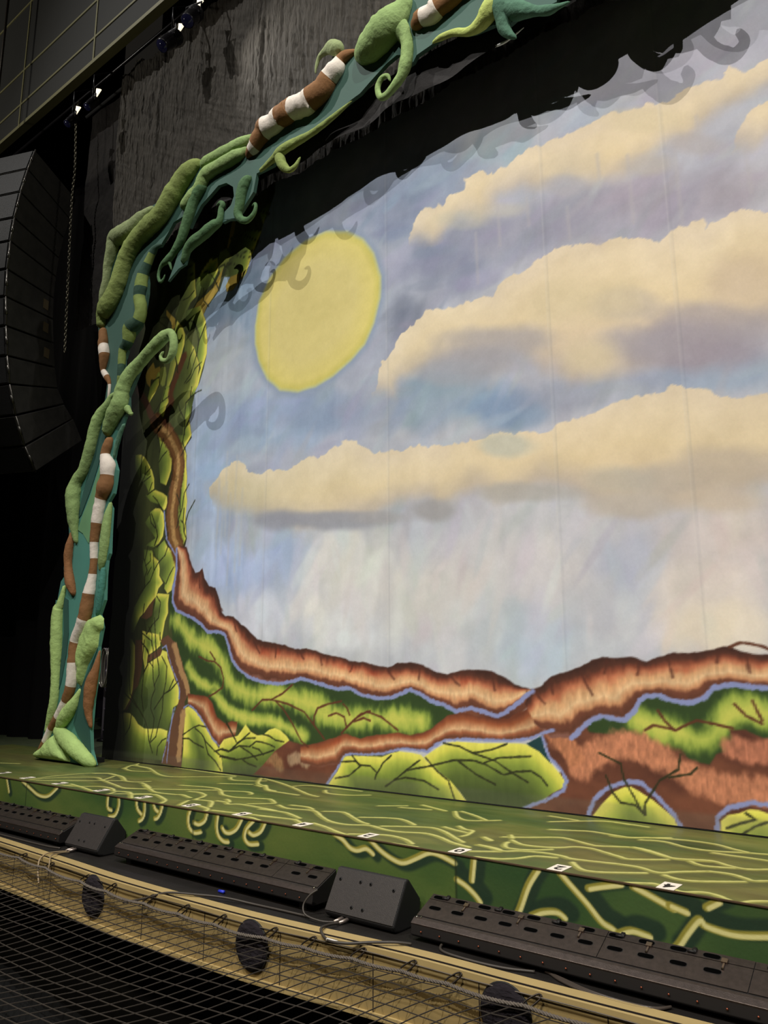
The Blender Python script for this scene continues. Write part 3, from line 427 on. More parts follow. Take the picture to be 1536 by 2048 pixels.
 'TWIGS': [[(-4.303,6.173),(-4.13,6.122),(-3.875,5.973)],[(-4.108,6.099),(-3.994,5.907),(-3.907,5.801)],[(-3.857,6.003),(-3.655,5.933),(-3.554,5.851),(-3.398,5.756)],[(-3.926,5.794),(-3.763,5.734),(-3.645,5.72),(-3.47,5.67)],[(-3.803,5.734),(-3.661,5.654),(-3.505,5.612)],[(-4.785,5.82),(-4.58,5.765),(-4.316,5.711),(-4.022,5.689),(-3.858,5.646),(-3.724,5.548),(-3.729,5.435),(-3.752,5.308)],[(-4.293,5.688),(-4.179,5.546),(-4.086,5.376)],[(-4.782,5.483),(-4.67,5.485),(-4.564,5.54)],[(-4.388,5.512),(-4.377,5.346),(-4.275,5.24)],[(-5.333,5.385),(-5.189,5.38),(-5.092,5.343),(-4.987,5.205)],[(-5.257,5.347),(-5.105,5.224),(-5.086,5.142)],[(-4.579,5.143),(-4.533,5.114),(-4.435,4.939),(-4.428,4.836)],[(-4.324,5.023),(-4.428,4.836),(-4.46,4.686)],[(-4.812,5.884),(-4.59,5.913)],[(-3.453,6.171),(-3.259,6.043)],[(-3.506,6.07),(-3.462,5.938),(-3.385,5.893)],[(-4.606,5.16),(-4.54,5.114),(-4.468,4.961),(-4.436,4.838),(-4.463,4.681),(-4.555,4.469),(-4.672,4.375)],[(-4.321,5.032),(-4.388,4.907),(-4.436,4.838)],[(-4.523,4.769),(-4.586,4.683),(-4.623,4.548)],[(-4.365,4.563),(-4.482,4.512),(-4.551,4.406),(-4.64,4.367)],[(-4.341,4.209),(-4.43,4.205),(-4.534,4.169),(-4.622,4.118),(-4.637,3.909),(-4.622,3.721)],[(-4.527,4.294),(-4.548,4.162)],[(-4.763,4.129),(-4.724,4.039),(-4.637,3.92)],[(-4.501,4.041),(-4.517,3.944),(-4.62,3.796)],[(-5.248,4.122),(-5.125,4.232),(-4.966,4.279)],[(-5.042,4.401),(-5.095,4.256)],[(-4.878,4.782),(-4.811,4.544)],[(-5.338,4.548),(-5.19,4.586)],[(-5.189,4.575),(-5.172,4.475)],[(-4.623,3.905),(-4.627,3.756),(-4.649,3.641),(-4.613,3.564)],[(-4.545,3.878),(-4.629,3.776)],[(-4.484,3.668),(-4.569,3.596),(-4.667,3.476)],[(-5.021,3.758),(-5.088,3.602)],[(-4.942,3.585),(-5.033,3.531),(-5.092,3.471)],[(-5.447,3.615),(-5.456,3.451),(-5.454,3.347)],[(-5.252,3.427),(-5.347,3.371),(-5.406,3.288)],[(-5.356,3.465),(-5.363,3.363)],[(-5.243,3.323),(-5.404,3.267)],[(-5.201,3.236),(-5.25,3.142)],[(-5.169,3.065),(-5.082,2.998),(-4.992,2.886)],[(-5.287,3.097),(-5.152,3.142)],[(-5.206,2.845),(-5.18,2.743),(-5.084,2.663)],[(-5.182,2.852),(-5.087,2.702),(-5.035,2.57),(-5.081,2.462)],[(-4.488,3.105),(-4.57,3.012),(-4.595,2.843),(-4.653,2.717),(-4.676,2.624)],[(-4.635,3.07),(-4.639,2.926),(-4.629,2.8)],[(-4.708,3.022),(-4.637,2.896)],[(-4.363,2.901),(-4.478,2.77),(-4.527,2.635),(-4.535,2.551)],[(-4.607,2.701),(-4.558,2.658),(-4.544,2.562),(-4.493,2.481)],[(-4.557,2.838),(-4.567,2.678)],[(-5.054,2.638),(-5.031,2.558),(-5.085,2.457)],[(-4.916,2.507),(-5.035,2.432)],[(-5.215,2.46),(-5.238,2.365),(-5.263,2.29)],[(-5.157,2.367),(-5.149,2.279),(-5.241,2.229)],[(-5.1,2.352),(-5.067,2.166)],[(-4.83,2.407),(-4.869,2.32),(-4.987,2.245),(-5.073,2.148),(-5.127,2.047),(-5.233,1.978),(-5.353,1.88)],[(-5.282,2.321),(-5.203,2.168),(-5.245,2.104),(-5.234,1.988)],[(-5.125,2.2),(-5.198,2.12)],[(-4.696,2.168),(-4.772,2.076),(-4.825,1.987)],[(-4.983,1.853),(-4.906,1.778),(-4.929,1.603),(-5.046,1.525),(-5.147,1.426)],[(-5.221,1.777),(-5.241,1.655)],[(-5.203,1.587),(-5.147,1.426)],[(-5.007,1.607),(-4.977,1.449),(-4.942,1.238)],[(-5.108,1.509),(-5.037,1.423),(-5.025,1.294)],[(-5.245,1.448),(-5.046,1.35)],[(-4.884,1.436),(-4.876,1.354)],[(-5.234,1.336),(-5.149,1.278),(-5.078,1.194)],[(-5.532,1.381),(-5.452,1.247),(-5.446,1.194)],[(-5.53,1.37),(-5.463,1.263),(-5.445,1.094),(-5.439,0.948),(-5.4,0.752),(-5.232,0.603),(-5.097,0.487),(-5.017,0.371),(-4.989,0.255),(-4.909,0.124)],[(-5.554,1.243),(-5.454,1.178)],[(-5.215,1.32),(-5.101,1.245),(-5.068,1.173)],[(-5.041,1.347),(-4.997,1.253),(-4.988,1.06),(-4.966,0.919),(-4.922,0.809),(-4.981,0.709),(-4.988,0.599),(-4.91,0.493),(-4.918,0.395),(-4.963,0.247)],[(-4.963,1.355),(-4.933,1.212),(-4.878,1.069),(-4.86,0.969),(-4.943,0.849)],[(-5.053,1.111),(-4.978,1.05)],[(-5.183,1.361),(-5.198,1.154),(-5.153,1.051),(-5.168,0.847),(-5.173,0.725),(-5.123,0.566)],[(-5.085,1.081),(-5.163,0.979)],[(-4.827,1.169),(-4.726,1.058),(-4.728,0.89),(-4.765,0.742),(-4.767,0.576),(-4.833,0.389),(-4.859,0.3),(-4.954,0.237)],[(-4.516,0.896),(-4.638,0.803),(-4.75,0.762),(-4.919,0.591)],[(-4.591,0.92),(-4.67,0.792)],[(-5.512,1.116),(-5.503,0.948),(-5.549,0.864),(-5.55,0.698),(-5.517,0.483),(-5.472,0.332),(-5.471,0.231)],[(-5.576,0.937),(-5.52,0.761),(-5.365,0.681),(-5.249,0.602)],[(-5.629,0.655),(-5.537,0.585)],[(-5.348,0.519),(-5.369,0.377),(-5.45,0.292)],[(-4.676,0.29),(-4.74,0.267),(-4.816,0.196),(-4.825,0.11)],[(-4.386,0.341),(-4.214,0.424),(-4.125,0.45),(-4.005,0.437)],[(-4.183,0.416),(-4.075,0.365),(-3.995,0.287),(-3.875,0.221),(-3.757,0.166),(-3.54,0.149)],[(-4.383,0.304),(-4.283,0.309),(-4.188,0.268),(-4.036,0.23)],[(-4.027,0.312),(-3.959,0.171),(-3.839,0.108),(-3.749,0.026)],[(-3.859,0.204),(-3.733,0.234),(-3.634,0.217),(-3.546,0.266)],[(-3.691,0.481),(-3.617,0.412),(-3.549,0.336)],[(-3.698,0.51),(-3.618,0.418),(-3.531,0.313)],[(-3.773,0.229),(-3.637,0.214),(-3.509,0.3),(-3.341,0.406)],[(-3.523,0.3),(-3.396,0.353),(-3.254,0.364)],[(-3.622,0.219),(-3.479,0.279),(-3.335,0.277),(-3.239,0.333),(-3.155,0.328),(-3.059,0.315),(-2.977,0.293)],[(-3.292,0.275),(-3.194,0.258),(-3.137,0.211)],[(-3.769,0.158),(-3.544,0.14),(-3.358,0.17),(-3.137,0.22),(-2.99,0.265)],[(-3.144,0.402),(-3.062,0.392),(-2.966,0.356),(-2.859,0.348)],[(-3.478,0.274),(-3.318,0.219),(-3.218,0.161)],[(-3.429,0.147),(-3.342,0.116),(-3.229,0.097)],[(-2.135,0.214),(-1.964,0.232),(-1.908,0.202),(-1.798,0.203),(-1.726,0.155),(-1.744,0.1)],[(-2.002,0.277),(-1.927,0.207)],[(-1.908,0.195),(-2.038,0.104),(-2.201,0.071)],[(-1.567,0.304),(-1.655,0.239),(-1.726,0.142)],[(-1.271,0.284),(-1.397,0.205),(-1.517,0.119),(-1.63,0.051)],[(-1.397,0.198),(-1.166,0.247),(-0.944,0.305),(-0.762,0.317),(-0.645,0.295),(-0.491,0.229),(-0.378,0.261),(-0.256,0.275),(-0.178,0.236),(-0.129,0.183)],[(-1.534,0.111),(-1.415,0.139),(-1.233,0.128),(-1.09,0.072)],[(-1.213,0.307),(-1.103,0.214),(-0.995,0.147),(-0.937,0.006)],[(-1.035,0.431),(-0.88,0.414),(-0.76,0.372),(-0.583,0.407),(-0.453,0.456)],[(-0.76,0.372),(-0.558,0.325),(-0.42,0.252),(-0.287,0.193)],[(-0.659,0.306),(-0.528,0.35),(-0.251,0.379)],[(-0.898,0.302),(-0.736,0.216),(-0.564,0.153)],[(0.283,0.434),(0.431,0.374),(0.448,0.274),(0.518,0.154),(0.557,0.075)],[(0.321,0.285),(0.361,0.182),(0.414,0.118),(0.515,0.112),(0.578,0.057)],[(0.844,0.458),(0.821,0.364),(0.692,0.283),(0.583,0.129),(0.578,0.057)],[(0.759,0.309),(0.897,0.34),(0.942,0.383)],[(1.095,0.034),(1.189,0.074),(1.267,0.101),(1.214,0.133)],[(1.183,0.007),(1.263,0.063),(1.336,0.095)]],
 'REDTWIGS': [[(-3.308,0.627),(-3.171,0.728),(-3.033,0.731),(-2.804,0.695),(-2.596,0.629),(-2.469,0.519),(-2.332,0.396)],[(-3.033,0.735),(-2.887,0.793),(-2.757,0.876)],[(-2.978,0.718),(-2.882,0.656),(-2.801,0.578),(-2.747,0.517),(-2.628,0.364),(-2.539,0.317)],[(-2.469,0.519),(-2.464,0.598),(-2.422,0.668),(-2.301,0.706),(-2.134,0.736)],[(-2.287,0.603),(-2.192,0.632),(-2.098,0.601),(-2.075,0.526)],[(-2.111,0.711),(-2.064,0.678),(-2.035,0.62)],[(-2.132,0.456),(-2.04,0.536),(-1.904,0.632),(-1.798,0.66)],[(-1.983,0.563),(-1.871,0.6),(-1.798,0.578)],[(-4.174,1.16),(-4.019,1.111),(-3.915,1.105),(-3.809,1.044),(-3.759,0.933),(-3.768,0.841),(-3.88,0.784),(-3.981,0.746)],[(-3.988,1.205),(-3.901,1.119)],[(-2.079,0.501),(-1.946,0.603),(-1.835,0.655),(-1.671,0.613),(-1.496,0.512)],[(0.618,0.603),(0.676,0.637),(0.762,0.624),(0.825,0.611),(0.902,0.651),(0.966,0.679),(1.067,0.662),(1.183,0.637)],[(0.716,0.734),(0.755,0.671),(0.814,0.611)],[(1.206,0.787),(1.268,0.719),(1.358,0.673)],[(1.315,0.81),(1.36,0.693)],[(1.209,1.144),(1.276,1.171),(1.338,1.162),(1.403,1.145),(1.457,1.119)]],
 'EDGE': [(-5.923,4.91),(-5.568,1.371),(-5.58,0.969),(-5.624,0.697),(-5.64,0.51),(-5.65,0.029)],
 'FLOOR': [[(-4.854,0.072),(-4.901,0.293),(-4.881,0.486),(-4.826,0.665),(-4.665,0.784),(-4.501,0.768),(-4.365,0.735),(-4.217,0.671),(-4.017,0.572),(-3.864,0.605),(-3.817,0.696)],[(-4.806,0.067),(-4.8,0.238),(-4.692,0.378),(-4.557,0.505),(-4.448,0.543),(-4.293,0.489),(-4.1,0.43),(-3.873,0.367),(-3.651,0.312),(-3.455,0.388),(-3.392,0.4)],[(-4.735,0.078),(-4.55,0.199),(-4.4,0.311),(-4.251,0.422),(-4.255,0.476),(-4.411,0.7)],[(-4.206,0.455),(-4.064,0.561)],[(-4.262,0.077),(-4.062,0.114),(-3.92,0.22),(-3.796,0.24),(-3.652,0.206),(-3.555,0.154),(-3.44,0.193),(-3.336,0.171),(-3.11,0.026)],[(-4.262,0.153),(-4.014,0.114),(-3.705,0.042)],[(-3.459,0.047),(-3.497,0.117)],[(-3.419,0.076),(-3.183,0.253)],[(-4.871,1.121),(-5.016,1.276),(-5.011,1.334),(-5.181,1.511)],[(-4.916,1.139),(-4.693,1.05),(-4.542,1.065),(-4.427,1.121)],[(-4.964,1.314),(-4.797,1.31),(-4.655,1.28)],[(-3.787,0.584),(-3.677,0.551),(-3.466,0.451)],[(-6.453,0.555),(-6.198,0.651)],[(-3.442,0.185),(-3.385,0.194),(-3.279,0.143),(-3.16,0.232),(-3.092,0.251),(-2.925,0.189),(-2.801,0.132),(-2.738,0.064),(-2.712,0.027)],[(-3.614,0.297),(-3.495,0.365),(-2.894,0.716)],[(-3.653,0.524),(-3.385,0.398),(-3.203,0.33),(-2.995,0.355),(-2.93,0.385),(-2.826,0.355),(-2.739,0.328)],[(-3.02,0.534),(-2.909,0.55),(-2.791,0.508),(-2.743,0.48),(-2.682,0.401),(-2.637,0.297),(-2.559,0.313),(-2.472,0.321),(-2.393,0.266),(-2.266,0.144)],[(-3.396,0.715),(-3.247,0.752),(-3.078,0.79),(-2.963,0.784),(-2.847,0.731),(-2.714,0.63),(-2.64,0.589),(-2.458,0.569),(-2.212,0.663),(-2.139,0.658),(-2.015,0.579)],[(-2.812,0.723),(-2.656,0.806),(-2.562,0.81),(-2.489,0.766),(-2.476,0.744)],[(-2.522,0.059),(-2.589,0.147),(-2.642,0.234)],[(-2.453,0.364),(-2.343,0.361),(-2.254,0.315),(-2.194,0.361),(-2.043,0.365),(-1.765,0.341)],[(-2.446,0.458),(-2.397,0.436),(-2.318,0.379)],[(-2.413,0.141),(-2.307,0.113),(-2.211,0.081),(-2.157,0.02)],[(-2.145,0.065),(-1.967,0.09),(-1.794,0.123),(-1.568,0.154)],[(-1.778,0.018),(-1.709,0.047),(-1.573,0.006)],[(-2.143,0.415),(-1.989,0.554)],[(-2.834,1.134),(-2.719,1.087)],[(-2.77,1.181),(-2.584,1.031),(-2.451,0.993)],[(-1.9,0.317),(-1.667,0.331),(-1.524,0.285),(-1.401,0.231)],[(-1.698,0.131),(-1.428,0.174),(-1.353,0.16),(-1.278,0.114)],[(-1.911,0.519),(-1.746,0.457),(-1.538,0.508),(-1.343,0.384),(-1.154,0.276),(-0.99,0.265),(-0.856,0.333),(-0.702,0.29),(-0.563,0.291),(-0.422,0.35),(-0.278,0.314),(-0.132,0.233),(0.016,0.19)],[(-1.835,0.577),(-1.681,0.59),(-1.569,0.541)],[(-1.452,0.533),(-1.321,0.592),(-1.147,0.495),(-0.993,0.398),(-0.898,0.368)],[(-1.092,0.515),(-0.92,0.616),(-0.789,0.623),(-0.626,0.528)],[(-0.774,0.363),(-0.625,0.457),(-0.481,0.52),(-0.347,0.467),(-0.209,0.366),(-0.084,0.279)],[(-1.21,0.165),(-1.053,0.119),(-0.895,0.051),(-0.78,0.019)],[(-0.784,0.045),(-0.605,0.152),(-0.485,0.157),(-0.385,0.121),(-0.301,0.062)],[(-0.401,0.001),(-0.234,0.009)],[(-0.431,0.591),(-0.318,0.55),(-0.195,0.523)],[(-0.367,0.671),(-0.284,0.607),(-0.217,0.596),(-0.177,0.477),(-0.183,0.415)],[(-0.687,1.11),(-0.557,0.942),(-0.455,0.875),(-0.381,0.896),(-0.254,1.006)],[(-0.651,1.137),(-0.497,1.061),(-0.327,0.951)],[(-1.104,1.0),(-0.869,1.053)],[(-1.277,0.954),(-1.107,1.082)],[(-1.032,1.181),(-0.749,1.08)],[(-0.06,0.48),(0.02,0.429)],[(0.027,0.275),(0.117,0.267),(0.187,0.245)],[(0.069,0.106),(0.213,0.202)],[(0.168,0.008),(0.292,0.049),(0.372,0.129),(0.418,0.222),(0.526,0.26)],[(0.026,0.279),(0.118,0.257),(0.219,0.226),(0.304,0.29),(0.432,0.326),(0.541,0.316),(0.608,0.291),(0.775,0.318),(0.88,0.335),(0.973,0.332),(1.078,0.286),(1.154,0.363),(1.276,0.469)],[(0.03,0.554),(0.166,0.64),(0.303,0.745),(0.4,0.735),(0.546,0.676),(0.603,0.678),(0.759,0.756),(0.834,0.753),(0.944,0.693),(1.059,0.631),(1.214,0.684)],[(0.116,0.508),(0.222,0.439),(0.338,0.45),(0.434,0.498),(0.497,0.571),(0.585,0.588),(0.688,0.545),(0.8,0.491),(0.867,0.476),(1.023,0.586)],[(0.125,0.444),(0.152,0.36),(0.214,0.306),(0.326,0.341),(0.419,0.427)],[(0.646,0.22),(0.698,0.155),(0.765,0.104),(0.857,0.124),(1.031,0.239)],[(0.983,-0.026),(1.105,0.057),(1.164,0.061),(1.279,-0.0)],[(0.684,-0.016),(0.853,-0.019)],[(0.551,0.99),(0.637,0.998),(0.853,1.146)],[(0.041,0.631),(0.094,0.557)],[(-0.054,0.473),(0.022,0.419)],[(0.77,0.766),(0.88,0.715),(0.978,0.662),(1.055,0.639),(1.215,0.701),(1.322,0.649),(1.417,0.63),(1.515,0.704)],[(1.135,0.621),(1.217,0.568),(1.354,0.61)],[(1.125,0.254),(1.199,0.221),(1.287,0.24),(1.468,0.369)],[(1.281,0.471),(1.381,0.478),(1.458,0.436),(1.502,0.414),(1.567,0.464)],[(1.249,0.025),(1.287,0.009),(1.366,0.062),(1.432,0.049),(1.528,-0.015),(1.582,0.053),(1.647,0.098)],[(0.731,0.983),(0.855,1.019),(1.01,0.948),(1.146,0.94),(1.324,1.011),(1.44,1.049)],[(0.156,0.933),(0.278,0.987),(0.401,1.035),(0.643,1.007),(0.749,1.077),(0.943,1.135),(1.116,1.131),(1.227,1.068),(1.32,1.029)],[(1.174,0.897),(1.251,0.892),(1.36,0.893),(1.475,0.888)],[(-0.056,1.357),(0.161,1.326)],[(0.405,1.416),(0.627,1.388)],[(0.038,1.169),(0.256,1.366),(0.365,1.417),(0.5,1.397)],[(-4.862,1.105),(-5.065,1.351),(-4.858,1.302),(-4.642,1.267),(-4.341,1.122),(-4.118,1.029),(-3.911,1.017),(-3.66,1.204),(-3.419,1.382)],[(-4.48,1.483),(-4.128,1.46),(-3.47,1.426)],[(-4.743,0.694),(-4.631,0.777),(-4.486,0.756),(-4.308,0.723),(-4.083,0.606)],[(-3.411,1.322),(-3.265,1.222),(-3.089,1.271),(-2.963,1.364)],[(-3.167,1.503),(-2.904,1.212),(-2.712,1.13),(-2.529,0.984),(-2.376,0.964),(-2.132,0.952)],[(-3.101,1.467),(-2.798,1.369),(-2.481,1.23),(-2.103,1.037),(-1.951,0.994)],[(-3.185,1.003),(-2.9,1.139)],[(-2.516,1.277),(-2.452,1.398),(-2.232,1.416),(-1.847,1.426)],[(-2.131,1.282),(-2.008,1.173),(-1.809,1.194),(-1.656,1.308)]],
 'FASCIA': [[(-5.153,0.01),(-5.078,-0.121)],[(-4.841,-0.003),(-4.658,-0.062),(-4.545,-0.096),(-4.424,-0.104),(-4.325,-0.081),(-4.207,-0.009)],[(-3.391,0.021),(-3.406,-0.053),(-3.388,-0.103),(-3.338,-0.111)],[(-3.243,0.002),(-3.241,-0.076),(-3.286,-0.145),(-3.369,-0.164)],[(-3.004,0.017),(-2.98,-0.062),(-2.92,-0.1)],[(-2.886,0.01),(-2.882,-0.077),(-2.906,-0.13),(-2.949,-0.153)],[(-2.772,0.008),(-2.75,-0.039),(-2.705,-0.059)],[(-2.652,0.013),(-2.674,-0.056),(-2.712,-0.103),(-2.743,-0.114)],[(-2.309,0.005),(-2.334,-0.056),(-2.319,-0.125),(-2.258,-0.158),(-2.182,-0.144)],[(-2.116,0.007),(-2.14,-0.059),(-2.205,-0.094),(-2.263,-0.089)],[(-1.994,0.003),(-2.007,-0.078),(-1.985,-0.143),(-1.929,-0.175),(-1.875,-0.174)],[(-1.739,-0.004),(-1.791,-0.076),(-1.86,-0.112),(-1.914,-0.112),(-1.943,-0.088)],[(-1.62,-0.005),(-1.69,-0.065),(-1.706,-0.125),(-1.658,-0.16),(-1.569,-0.149)],[(-1.503,-0.004),(-1.545,-0.066),(-1.616,-0.097),(-1.662,-0.085)],[(-0.865,-0.002),(-0.797,-0.026),(-0.738,-0.065),(-0.679,-0.073),(-0.608,-0.053),(-0.552,-0.077)],[(-0.568,-0.003),(-0.496,-0.049),(-0.401,-0.086),(-0.322,-0.095),(-0.231,-0.058),(-0.141,-0.017),(-0.067,-0.017),(0.041,-0.047)],[(0.169,0.001),(0.151,-0.12)],[(0.557,-0.007),(0.496,-0.094),(0.444,-0.21),(0.404,-0.282)],[(0.682,-0.006),(0.738,-0.056),(0.819,-0.126),(0.889,-0.195),(0.942,-0.217),(0.992,-0.254)],[(0.833,-0.054),(0.89,-0.037),(1.0,-0.009)],[(1.062,-0.01),(1.162,-0.045),(1.247,-0.077)],[(0.51,-0.237),(0.572,-0.208),(0.652,-0.194),(0.695,-0.213)],[(0.976,-0.234),(1.039,-0.208),(1.124,-0.218)],[(0.052,-0.131),(0.11,-0.154),(0.166,-0.19),(0.199,-0.221)],[(1.233,-0.065),(1.305,-0.082)],[(1.451,-0.013),(1.399,-0.045)],[(1.238,-0.25),(1.266,-0.218),(1.302,-0.167),(1.357,-0.103),(1.38,-0.122),(1.447,-0.134),(1.506,-0.137),(1.576,-0.129),(1.68,-0.11)]],
